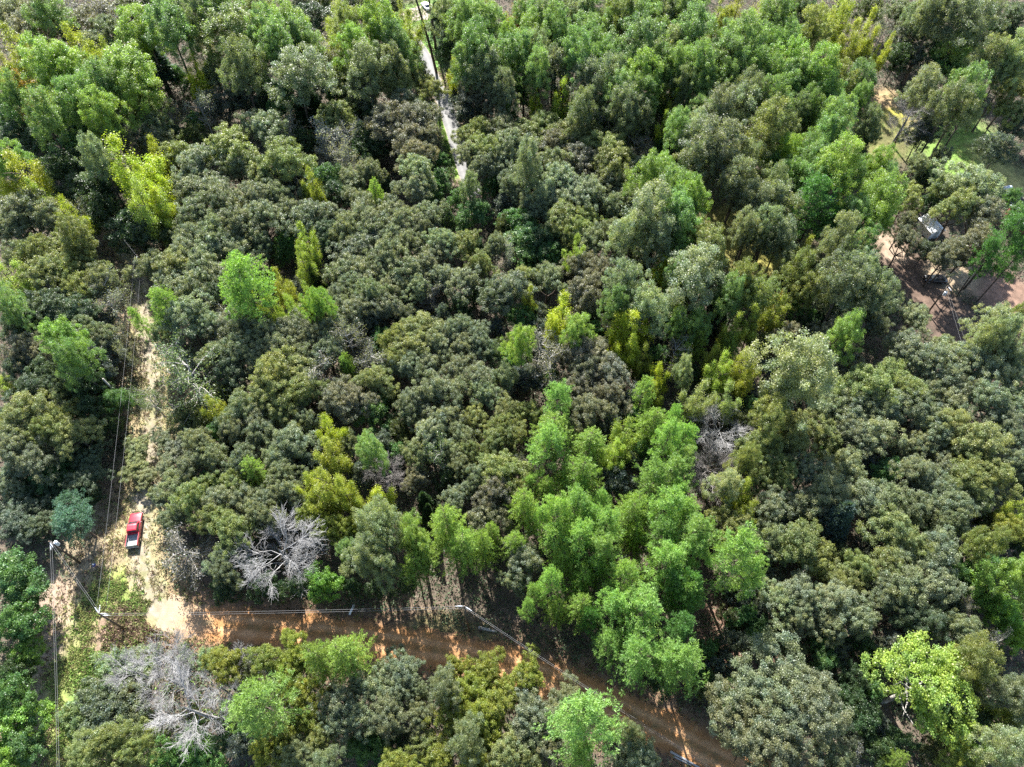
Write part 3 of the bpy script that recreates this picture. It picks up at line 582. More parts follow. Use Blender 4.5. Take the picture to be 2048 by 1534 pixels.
L3 170 130 150;Y1 70 230 65;Y1 30 330 55;L4 420 150 85;L0 350 250 85;L4 480 260 90;Y1 570 330 95;Y3 620 300 60;Y1 480 400 90;L4 690 100 95;Y1 760 30 60;G1 840 100 75;G3 640 180 75;L4 830 210 85;L1 1000 180 150;L3 1110 80 110;L1 1210 210 100;O0 950 280 105;O0 1100 300 105;O3 1240 300 95;O0 1180 400 95;L2 1060 480 115;O4 1420 370 105;L0 150 420 75;C0 260 360 60;Y1 330 430 80;F0 140 530 60;F0 310 530 60;O2 650 440 85;O2 880 480 75
L3 700 680 185;Y1 210 610 65;Y1 390 620 95;Y2 290 720 95;Y1 400 720 85;F0 60 600 60;L3 60 690 55;G1 110 710 50;Y4 110 840 100;Y4 330 870 85;D0 240 1020 150;D0 490 1040 60;D3 200 1230 150;L4 550 930 95;G0 430 900 60
O2 800 590 105;O2 960 560 105;O2 1010 660 90;O4 1340 560 120;O4 1500 620 130;O0 1590 540 80;O4 1700 620 120;O4 1820 690 130;O4 1950 600 120;L3 1860 370 100;L4 1990 350 75;L3 1950 470 110;L3 1850 510 100
O1 1120 770 140;O1 1250 720 110;O1 1360 790 130;O0 1000 850 125;O0 1130 880 105;O0 880 890 105;O0 1250 880 115;O0 1400 890 120;O0 1500 800 110;O4 1640 730 125;O4 1620 860 110;O4 1850 840 140;O4 1980 850 85;O4 2000 730 95;O0 1720 800 95;O0 1900 950 115;O0 1970 1060 100;O1 640 970 100;O1 720 1100 125;O1 850 1040 110;O0 1030 1040 105;O4 1200 1070 115;O4 1330 1110 65;O0 1440 1110 85;O0 1500 1000 110;O1 1650 1010 115;O1 1780 1090 145;O1 1640 1130 90;O1 560 1160 120;O1 640 1270 105;L4 440 1200 75;Y1 380 1390 85;L3 300 1350 75;O1 530 1310 95;O0 800 1280 100;O0 900 1360 130;O0 1010 1260 105;G0 1240 1290 95;O0 1380 1240 95;O0 1470 1330 105;O0 1130 1410 120;O0 990 1460 105;O0 1280 1430 95;O0 1420 1470 105;O0 1580 1230 85;O0 1590 1370 100;O1 1710 1270 110;O1 1850 1290 110;O0 1990 1200 100;O0 1640 1470 100;O0 1800 1420 105;O0 700 1450 105;O0 560 1460 105;Y1 430 1490 80;Y1 1980 1490 80;P0 90 1480 75;P0 30 1090 75;P0 25 1320 65
"""), ((0, 1014), """
O3 90 90 130;O3 230 110 90;P2 430 70 110;G0 60 420 145;G0 140 550 105;G0 90 700 125;G2 170 850 85;G1 80 990 95;G0 100 1130 125;G2 60 1280 125;G0 150 1370 100;G2 60 1470 110
S0 1090 250 150;O1 1230 60 90;O1 1340 150 125;O0 1330 290 90;O0 1300 390 90;O0 1040 70 105;O0 1500 50 90;O0 1600 40 90;G1 1340 480 85;D0 1670 270 235;Y1 1800 40 90;Y1 1910 120 105;G2 1890 440 100;G2 1460 330 50;G1 1720 480 80;G1 1560 480 90;L0 2010 280 60
D1 960 850 200;D1 1140 1170 230;D0 1430 890 75;D1 760 940 130;D0 1010 1010 150;D1 1290 1060 130;B1 650 950 110;B1 810 900 95;B0 560 1080 105;B0 720 1090 110;B0 620 1200 120;B0 780 1240 105;B1 450 1190 85;B1 500 1330 80;B1 1080 890 60;B1 1210 890 60;Y1 1310 930 85;B2 1100 1400 120;B2 980 1450 110;B2 1190 1460 90;O1 500 1450 110;O1 650 1370 125;O1 780 1380 105;O1 720 1490 105
P0 1520 1120 155;Y1 1580 860 105;Y1 1690 830 105;F0 1960 870 110;Y1 1760 990 105;Y1 1800 1110 105;Y1 1800 1250 105;O0 1980 1140 115;O0 1960 1290 100;Y1 1650 1340 105;Y1 1560 1440 105;O0 1720 1450 105;L1 1880 1470 95;O1 1870 1360 85
"""), ((680, 1014), """
L3 250 80 115;L3 230 180 120;L3 110 290 105;L1 200 370 115;Y1 60 90 75;L2 430 130 95;F0 470 250 105;F0 430 330 90;F0 640 110 115;F0 700 250 115;F0 850 260 85;F0 890 170 75;O2 850 50 105;C1 500 60 50;G1 390 450 50;G1 230 480 70;G1 100 480 60
O4 1060 330 125;O4 1010 440 75;P0 1170 90 60;F0 1040 170 75;P0 1260 200 95;P0 1300 60 105;P0 1450 80 105;P0 1580 110 105;F0 1700 90 95;P0 1400 210 105;P0 1540 230 105;P0 1900 100 100;P0 2010 200 100;F0 1740 190 85;P0 1880 310 125;P0 1620 390 115;F0 1330 330 80;P0 1210 440 85;P0 1160 530 50;P0 1090 600 45;F0 1390 440 95;F0 1370 560 100;F0 1270 590 75;P0 1480 360 75;P0 1770 620 145;P0 1620 560 95;P0 1970 680 50;P0 1560 780 85;P0 1760 840 135;P0 1980 880 105;P1 2000 540 80;P1 1900 460 85;P1 1490 670 75;G1 1840 980 90
F0 90 850 125;O0 360 960 115;O0 190 1060 135;O0 330 1100 115;O0 100 1210 115;O0 280 1230 125;O0 440 1080 90;Y1 690 930 85;Y1 870 950 115;Y1 1090 1000 110;Y1 750 1070 105;Y1 900 1100 115;O1 1050 1110 95;L1 580 1070 80;Y1 660 1180 115;Y1 830 1210 120;L1 700 1330 105;Y1 860 1330 115;O0 1150 1180 135;O0 1320 1130 105;O0 1260 1240 110;O0 1120 1310 115;O2 1220 1390 95;O0 460 1240 90;O1 500 1370 90;Y1 590 1450 105;Y1 780 1470 110;O1 960 1450 125;O1 1100 1480 95;G0 120 1440 95;Y1 300 1480 100;P0 1490 1300 175;P0 1430 1450 90;L1 1690 1330 65;O4 1760 1450 110;O0 1640 1490 75
"""), ((1348, 1014), """
O1 340 110 125;P0 110 120 120;P0 370 290 140;P0 470 390 75;P0 70 530 105;P0 80 880 115;P1 20 700 90;O1 720 200 135;O1 820 300 105;O0 580 180 90;C0 930 120 105;O1 1290 150 130;O1 1390 250 115;O0 1550 280 125;O1 1250 330 115;O1 1120 350 90;O1 1010 430 100;O0 1350 430 140;O0 1530 450 120;O0 1210 480 100;O4 700 480 135;O4 600 570 105;O4 830 540 105;O4 960 570 115;O0 1060 670 110;O0 900 690 100;O0 720 650 100;O3 1300 620 120;O3 1470 640 110;O0 470 200 100;G3 400 560 70
K0 560 1060 260;K0 760 1200 240;K0 480 1330 240;O0 880 1430 130;Y5 1450 1040 270
L4 1800 920 115;O0 1700 740 110;L4 1830 190 90;Y1 1980 140 95;L2 2010 370 110;G2 1830 470 105;G2 1890 610 115;G2 1980 740 85;O0 1650 90 100;G0 1840 340 85;L1 1950 1080 110;Y1 1990 1240 100;G1 1780 1270 120;L3 1950 1440 120;Y1 1620 1420 90;Y1 1720 1490 80;F0 1300 1500 55;G1 1090 1260 100;G1 1040 1140 95;G1 1030 1000 85;G1 1300 1380 90;G1 1180 1430 90
""")]

# ------------------------------------------------------------------ planting the wood
def parse():
    out = []
    for (ox, oy), s in TILES:
        for it in s.replace('\n', ';').split(';'):
            it = it.split()
            if not it: continue
            k = it[0][0]; c = int(it[0][1]); k = 'Z' if k == 'Y' and c == 5 else k
            if k == 'Y' and c == 1 and oy >= 1014: k, c = 'O', 5
            out.append([k, c, ox+float(it[1])/2.926, oy+float(it[2])/2.926, float(it[3])/2.926])
    return out
def road_clear(x, y):
    d = np.minimum(seg_dist(x, y, ROAD_RED)-3.8, seg_dist(x, y, TRACK)-2.6)
    d = np.minimum(d, seg_dist(x, y, PAVED)-2.9); d = np.minimum(d, seg_dist(x, y, DRIVE)-6.5)
    d = np.minimum(d, seg_dist(x, y, CORR)-5.5); d = np.minimum(d, seg_dist(x, y, YARDROAD)-5.5)
    for pts, hw, soft, c, st in PAINT[3:8]+PAINT[14:25]: d = np.minimum(d, seg_dist(x, y, pts)-hw)
    return d
TREES = parse()
for t in TREES:
    if t[0] == 'O' and t[1] in (1, 2, 5): t[0] = 'H'
def infill(ts, limit):
    """lower trees wherever the listed crowns leave a hole in the canopy"""
    rng = np.random.default_rng(9); A = np.array([[t[2], t[3], t[4]] for t in ts]); out = []
    cand = [(x+rng.uniform(-6, 6), y+rng.uniform(-6, 6)) for x in range(4, 2048, 15) for y in range(4, 1534, 15)]; rng.shuffle(cand)
    for x, y in cand:
        if len(out) >= limit: break
        if x < 330 and y > 1000: continue
        if 560 < x < 1420 and 960 < y < 1260: continue
        r = rng.uniform(19, 29)*(1.0 if y > 600 else .85)
        d = np.hypot(A[:, 0]-x, (A[:, 1]-y)*1.05)-A[:, 2]*.92
        if d.min() < r*.22: continue
        g = at(x, y, 0); g2 = at(x, y, 5.5); g3 = at(x, y+r*.8, 2)
        if min(float(np.min(road_clear(np.array([q[0]]), np.array([q[1]])))) for q in (g, g2, g3)) < 1.0: continue
        k, c = [('G', 0), ('G', 3), ('G', 1), ('G', 4), ('S', 0)][rng.choice(5, p=[.3, .3, .12, .2, .08])]
        out.append([k, c, x, y, r]); A = np.vstack([A, [x, y, r]])
    return ts+out
n_before = len(TREES); TREES = infill(TREES, 165); print('INFILL', len(TREES)-n_before)
LANDMARKS = [('the red pickup', 268, 1060), ('the corner power pole', 203, 1219), ('the transformer pole', 97, 1085), ('the red dirt road', 560, 1258), ('the red dirt road bend', 1000, 1325), ('the lower end of the dirt road', 1300, 1450),
    ('the sandy track', 300, 770), ('the paved road', 900, 250), ('the gravel drive', 840, 40), ('the big white dead tree', 571, 1106), ('the round brown dead tree', 776, 958), ('the two pale dead trees', 350, 1340),
    ('the silvery dead tree', 1430, 860), ('the brown dead tree', 1416, 932), ('the round bright pine by the track', 496, 572), ('the orange tree', 1023, 20), ('the tall yellow tree at centre', 1265, 645),
    ('the round yellow tree', 759, 1016), ('the trampoline', 2030, 402), ('the white metal roof', 1853, 443), ('the sunlit lawn', 1930, 310), ('the right-hand power pole', 1888, 585), ('the blue tarp', 1663, 397),
    ('the lone pine in the clearing', 520, 1397), ('the wide lime-green tree', 1844, 1368), ('the pole at the road bend', 935, 1213), ('the tallest bright pines', 1290, 1230), ('the yellow tree beyond the track', 270, 332)]
OWN = {}
def size_word(k, r, stats):
    a, b = stats[k]; return 'small ' if r < a else ('broad ' if r > b else '')
def label_for(t, stats, used):
    k, c, x, y, r, Rm = t; base = size_word(k, Rm, stats)+PAL[k if k != 'Z' else 'Y'][c][1]+' '+KINDS[k][4]
    if k == 'D': base = size_word(k, Rm, stats)+PAL['D'][c][1]+' leafless dead tree'
    L = sorted(LANDMARKS, key=lambda l: math.hypot(l[1]-x, l[2]-y))
    L = [l for l in L if math.hypot(l[1]-x, l[2]-y) > 18][:3]
    for nm, lx, ly in L:
        dx, dy = x-lx, y-ly; d = math.hypot(dx, dy)
        if d > 320: continue
        a = math.degrees(math.atan2(-dy, dx)) % 360
        w = ['right of', 'up and right of', 'directly above', 'up and left of', 'left of', 'down and left of', 'directly below', 'down and right of'][int((a+22.5)//45) % 8]
        if d < 75: w = 'close beside, '+w
        elif d > 190: w = 'well '+w.replace('directly ', '')
        s = base+' '+w+' '+nm
        if s not in used and len(s.split()) <= 16: return s
    for f in ('{} {:.0f} percent across, {:.0f} percent down', '{} {:.1f} percent across, {:.1f} percent down'):
        s = f.format(base, min(100, max(0, x/20.48)), min(100, max(0, y/15.34)))
        if s not in used: return s
    return s
LIB = {}
# stands that are lower than the rest, read from how far their shadows reach: px, py, radius px, height factor
LOWER = [(270, 925, 45, .36), (290, 930, 85, .58), (120, 1010, 130, .55), (375, 1080, 60, .7), (200, 920, 70, .62)]
def library(k):
    if k not in LIB:
        fn, nv = KINDS[k][:2]; LIB[k] = []
        for v in range(nv):
            if k == 'D':
                tm, cm, h, R = [dead(900, 12, 5, 13, 6, .8), dead(901, 13, 5, 9, 5, .62), dead(902, 20, 5.5, 10, 4, .6), dead(903, 11, 5, 20, 6, .55), dead(904, 11, 5, 12, 6, .9)][v]
            elif k == 'P': tm, cm, h, R = pine(500+v, 18+v*.7, 3.6)
            else: tm, cm, h, R = fn(ord(k)*10+v)
            cm.materials.append(KINDS[k][5] if k != 'D' else (M_DEADBROWN if v in (2, 3) else M_DEAD)); tm.materials.append(KINDS[k][8] if k != 'D' else (M_DEADBROWN if v in (2, 3) else M_DEAD))
            LIB[k].append((tm, cm, h, R))
    return LIB[k]
FIRST = {}
def plant():
    rng = np.random.default_rng(2024); used = set(); byk = {}
    rows = []
    for k, c, x, y, r in TREES:
        lib = library(k); v = int(rng.integers(len(lib)))
        if k == 'D': v = {0: 0, 1: 1 if y > 1200 else 4, 2: 2, 3: 3}[c]
        tm, cm, h, R = lib[v]
        zf = KINDS[k][6]; hh = h*rng.uniform(.9, 1.12)
        cf = .85 if 240 < x < 360 and 580 < y < 880 else 1.1 if 600 < x < 1300 and 1010 < y < 1260 else 1.0 if (x > 1680 and y < 700) or (230 < x < 360 and 580 < y < 980) else 1.17
        for _ in range(3):
            p = at(x, y, hh*zf); Rm = r*depth(p)/FOC*cf
            sc = Rm/R
            hh = h*(.45+.55*min(sc, 1.45))*(1+.0*sc) if k not in 'B' else h*sc
        hh *= rng.uniform(.93, 1.08)
        for hx, hy, hr, hs in LOWER:
            if math.hypot(x-hx, y-hy) < hr: hh *= hs; break
        if k in 'PF' and y > 1000: hh *= 1.12
        p = at(x, y, hh*zf)
        rows.append([k, c, x, y, r, Rm, v, p, hh]); byk.setdefault(k, []).append(Rm)
    stats = {k: (np.quantile(v, .25), np.quantile(v, .75)) for k, v in byk.items()}
    rows.sort(key=lambda t: -t[4])
    for k, c, x, y, r, Rm, v, p, hh in rows:
        tm, cm, h, R = LIB[k][v]; K = KINDS[k]
        lab = label_for((k, c, x, y, r, Rm), stats, used); used.add(lab)
        key = (k, v)
        if key not in FIRST:
            root = thing(K[2], lab, K[3], group=K[7])
            tr = link('stems' if k == 'B' else 'trunk', tm, None, root); cr = link({'D': 'branches', 'B': 'foliage'}.get(k, 'crown'), cm, None, root)
            FIRST[key] = (root, tr, cr)
        else:
            r0, t0, c0 = FIRST[key]
            root = r0.copy(); C.objects.link(root); tr = t0.copy(); C.objects.link(tr); tr.parent = root; cr = c0.copy(); C.objects.link(cr); cr.parent = root
            root['label'] = lab
        s = Rm/R
        root.location = (p[0], p[1], 0); root.rotation_euler = (rng.normal()*.045, rng.normal()*.045, rng.uniform(0, 6.283)); root.scale = (s*rng.uniform(.86, 1.16), s*rng.uniform(.86, 1.16), hh/h)
        col = np.array(PAL['Y' if k == 'Z' else k][c][0])*rng.uniform(.86, 1.14)*np.array([rng.uniform(.93, 1.07), 1, rng.uniform(.88, 1.12)])
        cr.color = (*col, 1)
    return rows, used
ROWS, USED = plant()

# ------------------------------------------------------------------ undergrowth and grass
def scatter(rng, n, px0=-60, px1=2108, py0=-40, py1=1590):
    a = at(px0, py0); b = at(px1, py0)
    x = rng.uniform(a[0], b[0], n*2); y = rng.uniform(at(1024, py1)[1], a[1], n*2)
    t = y*CP+H*SP; X = 1024+FOC*x/t; ok = (X > px0) & (X < px1)
    return x[ok][:n], y[ok][:n]
def undergrowth():
    rng = np.random.default_rng(77); x, y = scatter(rng, 90000)
    dens = fnoise(x, y, .09, 3); ok = (road_clear(x, y) > 0) & (dens+rng.random(len(x))*.5 > .5); x = x[ok]; y = y[ok]; n0 = len(x)
    hgt = rng.uniform(.2, 1.0, n0)+2.2*np.clip(fnoise(x, y, .15, 5)-.5, 0, 1)
    per = 9; i = np.repeat(np.arange(n0), per); n = len(i)
    P = np.stack([x[i]+rng.normal(size=n)*.45, y[i]+rng.normal(size=n)*.45, hgt[i]*rng.uniform(.25, 1.1, n)], 1)
    V = leaves(rng, P, rng.normal(size=(n, 3))*.6+(0, 0, .8), .34, .6, .05)
    kinds = np.array([(.060, .095, .040), (.085, .115, .060), (.12, .095, .065), (.045, .065, .030)])
    c = kinds[rng.choice(4, n0, p=[.32, .26, .2, .22])][i]*rng.uniform(.7, 1.3, n)[:, None]
    me = quad_mesh('undergrowth', V, c, 'col')
    tag(link('undergrowth', me, attr_material('undergrowth', rough=.6, spec=.3, amount=.15, trans=.25)), 'low leafy undergrowth covering the shaded forest floor', 'undergrowth', kind='stuff')
undergrowth()
def grass():
    rng = np.random.default_rng(78); P = []; Cc = []; Hh = []
    def strip(pts, hw, dens, cols, h):
        pl = resample(pts, .5); L = len(pl)*.5; n = int(L*hw*2*dens)
        q = pl[rng.integers(len(pl), size=n)]+rng.normal(size=(n, 2))*hw*.55
        keep = fnoise(q[:, 0], q[:, 1], .4, 13)+rng.random(n)*.4 > .62; q = q[keep]
        onroad = np.minimum(seg_dist(q[:, 0], q[:, 1], ROAD_RED)-2.4, np.minimum(seg_dist(q[:, 0], q[:, 1], TRACK)-.45, seg_dist(q[:, 0], q[:, 1], PAVED)-2.2)) < 0
        q = q[~onroad]; cols = np.array(cols); P.append(q); Cc.append(cols[rng.integers(len(cols), size=len(q))]); Hh.append(np.full(len(q), h))
    straw = (.40, .33, .19); olive = (.27, .29, .11); green = (.21, .33, .08); brown = (.22, .15, .11); dun = (.26, .2, .13)
    strip(CORR, 7.5, 7, [straw, olive, dun, brown], .35)
    strip(CORR2, 3.4, 6, [dun, brown, olive], .35)
    strip(TRACK[:8], 4.5, 8, [straw, straw, olive], .25)
    strip(gpts([(235, 1172), (205, 1200), (165, 1260), (150, 1330), (140, 1440), (135, 1540)]), 3.2, 30, [olive, green, (.33, .36, .12)], .4)
    strip(gpts([(232, 1178), (262, 1200), (305, 1242)]), 1.6, 26, [green, olive], .45)
    strip(gpts([(200, 1310), (185, 1350), (165, 1390), (150, 1450)]), 2.2, 24, [green, (.1, .2, .04)], .55)
    strip(gpts([(215, 1262), (280, 1250), (312, 1275)]), 3.6, 20, [brown, (.27, .18, .14), dun, olive], .6)
    strip(gpts([(250, 1330), (330, 1400), (420, 1470)]), 9, 7, [brown, dun, olive, green], .7)
    strip(ROAD_RED, 6.0, 6, [brown, dun, olive], .3)
    strip(PAVED, 4.6, 10, [green, olive, dun], .35)
    strip(gpts([(884, 225), (893, 265), (905, 310), (912, 350)]), 1.3, 30, [green], .4)
    strip(DRIVE, 8.5, 6, [green, olive], .4)
    strip(gpts([(1740, 300), (1780, 232), (1920, 265), (1950, 330)]), 10, 2.5, [olive, green, straw], .2)
    q = np.concatenate(P); c0 = np.concatenate(Cc); h0 = np.concatenate(Hh); per = 5; i = np.repeat(np.arange(len(q)), per); n = len(i)
    b = np.concatenate([q[i]+rng.normal(size=(n, 2))*.14, np.zeros((n, 1))], 1)
    d = unit(rng.normal(size=(n, 3))*(.6, .6, .2)+(0, 0, .8)); w = unit(np.cross(d, rng.normal(size=(n, 3))))*rng.uniform(.03, .08, n)[:, None]
    l = (h0[i]*rng.uniform(.5, 1.3, n))[:, None]
    V = np.stack([b-w, b+w, b+d*l+w*.5+rng.normal(size=(n, 3))*.05, b+d*l-w*.5], 1)
    me = quad_mesh('grass', V, c0[i]*rng.uniform(.7, 1.35, n)[:, None], 'col')
    tag(link('grass', me, attr_material('grass', rough=.6, spec=.25, amount=.12, trans=.3)), 'rough grass and dry stalks in the clearings and along the tracks', 'grass', kind='stuff')
grass()

# ------------------------------------------------------------------ poles and wires
M_POLE = simple_material('pole_wood', (0.11, 0.085, 0.065), .95, .1, noise=.35, scale=4)
M_WIRE = simple_material('aluminium_wire', (0.27, 0.27, 0.27), .8, .2, metal=0, noise=.05)
M_PORC = simple_material('pale_grey_paint', (0.55, 0.57, 0.60), .45, .5, noise=.08)
M_WHITE = simple_material('white_paint', (0.75, 0.76, 0.76), .35, .5, noise=.06)
def height_of(base, top):
    b = at(*base); best = min(np.arange(3, 30, .05), key=lambda h: np.linalg.norm(proj(b+np.array([0, 0, h]))-np.array(top))); return b, float(best)
def utility_pole(label, base, h, arms=(), transformer=None, insul=True):
    """tapered timber pole; arms: directions (x,y) of dead-end insulators; transformer: (direction, height fraction)"""
    t = thing('utility_pole', label, 'utility pole', base, group='timber power poles')
    T = Tubes(); T.add([(0, 0, -.3), (0, 0, h*.5), (0, 0, h)], [.17, .145, .11], 10); link('pole', T.mesh('pole'), M_POLE, t)
    for (dx, dy), z in arms:
        d = np.array([dx, dy, 0])/math.hypot(dx, dy); T = Tubes(); p = np.array([0, 0, z])
        T.add([p+d*.08, p+d*.28], [.025, .025], 6)
        for k in range(5):
            a = p+d*(.30+.13*k); T.add([a, a+d*.05, a+d*.1], [.06, .10, .05], 8)
        T.add([p+d*.95, p+d*1.25], [.035, .03], 6); link('insulator', T.mesh('insulator'), M_PORC, t)
    if transformer:
        (dx, dy), z = transformer; d = np.array([dx, dy])/math.hypot(dx, dy)*.48
        b = BM(); b.cyl((d[0], d[1], z), (0, 0, 1), .27, .85, 20); b.cyl((d[0], d[1], z+.47), (0, 0, 1), .29, .09, 20, .2); b.cyl((d[0], d[1], z-.44), (0, 0, 1), .24, .06, 20)
        tr = b.obj('transformer', M_PORC, t, False)
        b = BM(); b.cyl((d[0]*1.15, d[1]*1.15+.08, z+.66), (0, 0, 1), .05, .3, 8); b.cyl((d[0]*1.1, d[1]*1.1-.1, z+.66), (0, 0, 1), .05, .3, 8); b.obj('bushing', M_WHITE, tr)
        b = BM(); b.box(-.05+d[0]*.4, .05+d[0]*.4, -.05+d[1]*.4, .05+d[1]*.4, z-.3, z+.3); b.obj('bracket', M_POLE, tr)
    return t
def wire(label, a, b, sag=.5, r=.009):
    T = Tubes(); n = 24; a = np.array(a); b = np.array(b)
    pts = [a+(b-a)*t+np.array([0, 0, -4*sag*t*(1-t)]) for t in np.linspace(0, 1, n)]
    T.add(pts, [r]*n, 5); return tag(link('power_line', T.mesh('power_line'), M_WIRE), label, 'power line', 'power lines strung between the poles')
B1, H1 = height_of((160, 1126), (97, 1084)); B2, H2 = height_of((249, 1258), (203, 1218)); B3, H3 = height_of((938, 1262), (934, 1211)); B5, H5 = height_of((1855, 626), (1897, 572))
top = lambda b, h, dz=0: np.array([b[0], b[1], h-dz])
B4 = at(312, 572); H4 = 9.0
B0 = at(186, 1660); H0 = 9.0            # next pole towards the viewer, below the frame
B6 = at(1530, 1640); H6 = 9.0
B7 = at(250, 494); H7 = 9.0
dirv = lambda a, b: (b[0]-a[0], b[1]-a[1])
utility_pole('dark timber pole carrying a grey transformer beside the grassy corridor', B1, H1, [(dirv(B1, B2), H1-.15), (dirv(B1, B0), H1-.5)], ((.9, .4), H1-1.3))
utility_pole('dark timber corner pole with white insulators where three lines meet in the clearing', B2, H2, [(dirv(B2, B1), H2-.1), (dirv(B2, B4), H2-.1), (dirv(B2, B3), H2-.1), (dirv(B2, B3), H2-.95)])
utility_pole('slim grey pole at the bend of the red dirt road', B3, H3, [(dirv(B3, B2), H3-.1), (dirv(B3, B6), H3-.1)])
utility_pole('timber pole half hidden by oaks at the upper end of the track', B4, H4, [(dirv(B4, B2), H4-.1)])
utility_pole('thin pole with white transformer over the shaded drive at right', B5, H5, [(dirv(B5, at(1935, 740)), H5-.1)], ((.2, -.9), H5-1.7))
for nm, (a, ha), (b, hb), off in [('between the transformer pole and the corner pole', (B1, H1), (B2, H2), .2), ('running from the corner pole up the sandy track', (B2, H2), (B4, H4), .45), ('along the red dirt road', (B2, H2), (B3, H3), .0), ('from the road bend pole down to the lower right', (B3, H3), (B6, H6), .0), ('down the grassy corridor at left', (B1, H1), (B0, H0), .35), ('beyond the upper track pole', (B4, H4), (B7, H7), .1)]:
    dx, dy = b[0]-a[0], b[1]-a[1]; L = math.hypot(dx, dy); nx, ny = -dy/L*off, dx/L*off
    wire('upper bright wire '+nm, top(a, ha, .12)+np.array([nx, ny, 0]), top(b, hb, .12)+np.array([nx, ny, 0]), L*.008)
    wire('lower bright wire '+nm, top(a, ha, .95)-np.array([nx, ny, 0]), top(b, hb, .95)-np.array([nx, ny, 0]), L*.011)
E5 = at(1975, 800, 8.0)
wire('left wire from the right-hand pole over the shaded drive', top(B5, H5, .2)+np.array([-.3, 0, 0]), E5+np.array([-.8, 0, 0]), .6); wire('right wire from the right-hand pole over the shaded drive', top(B5, H5, .9)+np.array([.5, 0, 0]), E5+np.array([.9, 0, -.4]), .7)
# leaning bare trunk by the track, and the tall bare boles by the paved road
T = Tubes(); b = at(253, 811); h = 8.5; T.add([(0, 0, -.2), (-.1, .1, h*.5), (-.3, .1, h)], [.22, .19, .15], 9)
t = thing('dead_tree', 'bare pale limbless trunk standing at the edge of the sandy track', 'dead tree', b); link('trunk', T.mesh('trunk'), M_PALEBARK, t)
for lab, base, lean, hh, sd in [('tall dark bare-boled pine leaning over the paved road, left of a pair', (873, 145), (-5.2, -1.5), 30, 1), ('tall dark bare-boled pine beside the gravel drive, right of a pair', (872, 98), (-1.0, -1.0), 22, 2)]:
    rng = np.random.default_rng(sd); b = at(*base); t = thing('pine_tree', lab, 'pine tree', b, group='tall leaning pines by the drive'); T = Tubes()
    f = lambda z: np.array([lean[0]*(z/hh)**1.2, lean[1]*(z/hh)**1.2, z])
    T.add([f(0)-(0, 0, .3), f(hh*.25), f(hh*.5), f(hh*.75), f(hh)], [.36, .32, .27, .2, .08], 9)
    tips = []; dirs = []
    for i in range(26):
        z = hh*rng.uniform(.78, .99); a = rng.uniform(0, 6.28); L = rng.uniform(1.2, 3.2); p = f(z); e = p+np.array([math.cos(a)*L, math.sin(a)*L, .4]); T.add([p, e], [.06, .015], 4, False)
        for k in range(30): tips.append(p+(e-p)*rng.uniform(.4, 1.05)+rng.normal(size=3)*.35); dirs.append(np.array([math.cos(a), math.sin(a), .6]))
    link('trunk', T.mesh('trunk'), M_BARK, t)
    V, idx = needle_star(rng, np.array(tips), np.array(dirs), 8, .4, .08); cr = link('crown', quad_mesh('crown', V, tones(rng, len(V), idx//30)), M_NEEDLE, t); cr.color = (.05, .11, .04, 1)

# ------------------------------------------------------------------ red pickup
M_RED = simple_material('red_paint', (0.36, 0.014, 0.03), .4, .5, noise=.12, scale=2.5, coat=.5)
M_GLASS = simple_material('dark_glass', (0.02, 0.025, 0.03), .05, .8, noise=.05)
M_RUB = simple_material('rubber', (0.02, 0.02, 0.022), .8, .2, noise=.2)
M_STEEL = simple_material('bright_metal', (0.5, 0.5, 0.52), .28, .5, metal=.9, noise=.05)
M_BED = simple_material('bed_liner', (0.26, 0.27, 0.27), .75, .25, noise=.3)
M_LAMP = simple_material('clear_lamp', (0.7, 0.7, 0.68), .12, .6, noise=.03)
M_TAIL = simple_material('tail_lamp', (0.35, 0.01, 0.01), .15, .6, noise=.03)
def car_section(y, w, zlo, zhi, r=.12, crown=.04):
    """rounded rectangle across the car at station y"""
    pts = []
    for sx, sz, a0 in ((1, -1, -90), (1, 1, 0), (-1, 1, 90), (-1, -1, 180)):
        cx = sx*(w-r); cz = zlo+r if sz < 0 else zhi-r
        for k in range(4):
            a = math.radians(a0+k*30); pts.append((cx+math.cos(a)*r, y, cz+math.sin(a)*r))
    return pts
def wheel(parent, x, y, r=.39, w=.25):
    s = 1 if x > 0 else -1
    wroot = BM(); wroot.cyl((x, y, r), (1, 0, 0), r, w, 24); wo_ = wroot.obj('wheel', M_RUB, parent)
    b = BM(); b.cyl((x+s*(w/2+.004), y, r), (1, 0, 0), r*.62, .03, 20); b.cyl((x+s*(w/2+.02), y, r), (1, 0, 0), r*.18, .05, 12); b.obj('rim', M_STEEL, wo_)
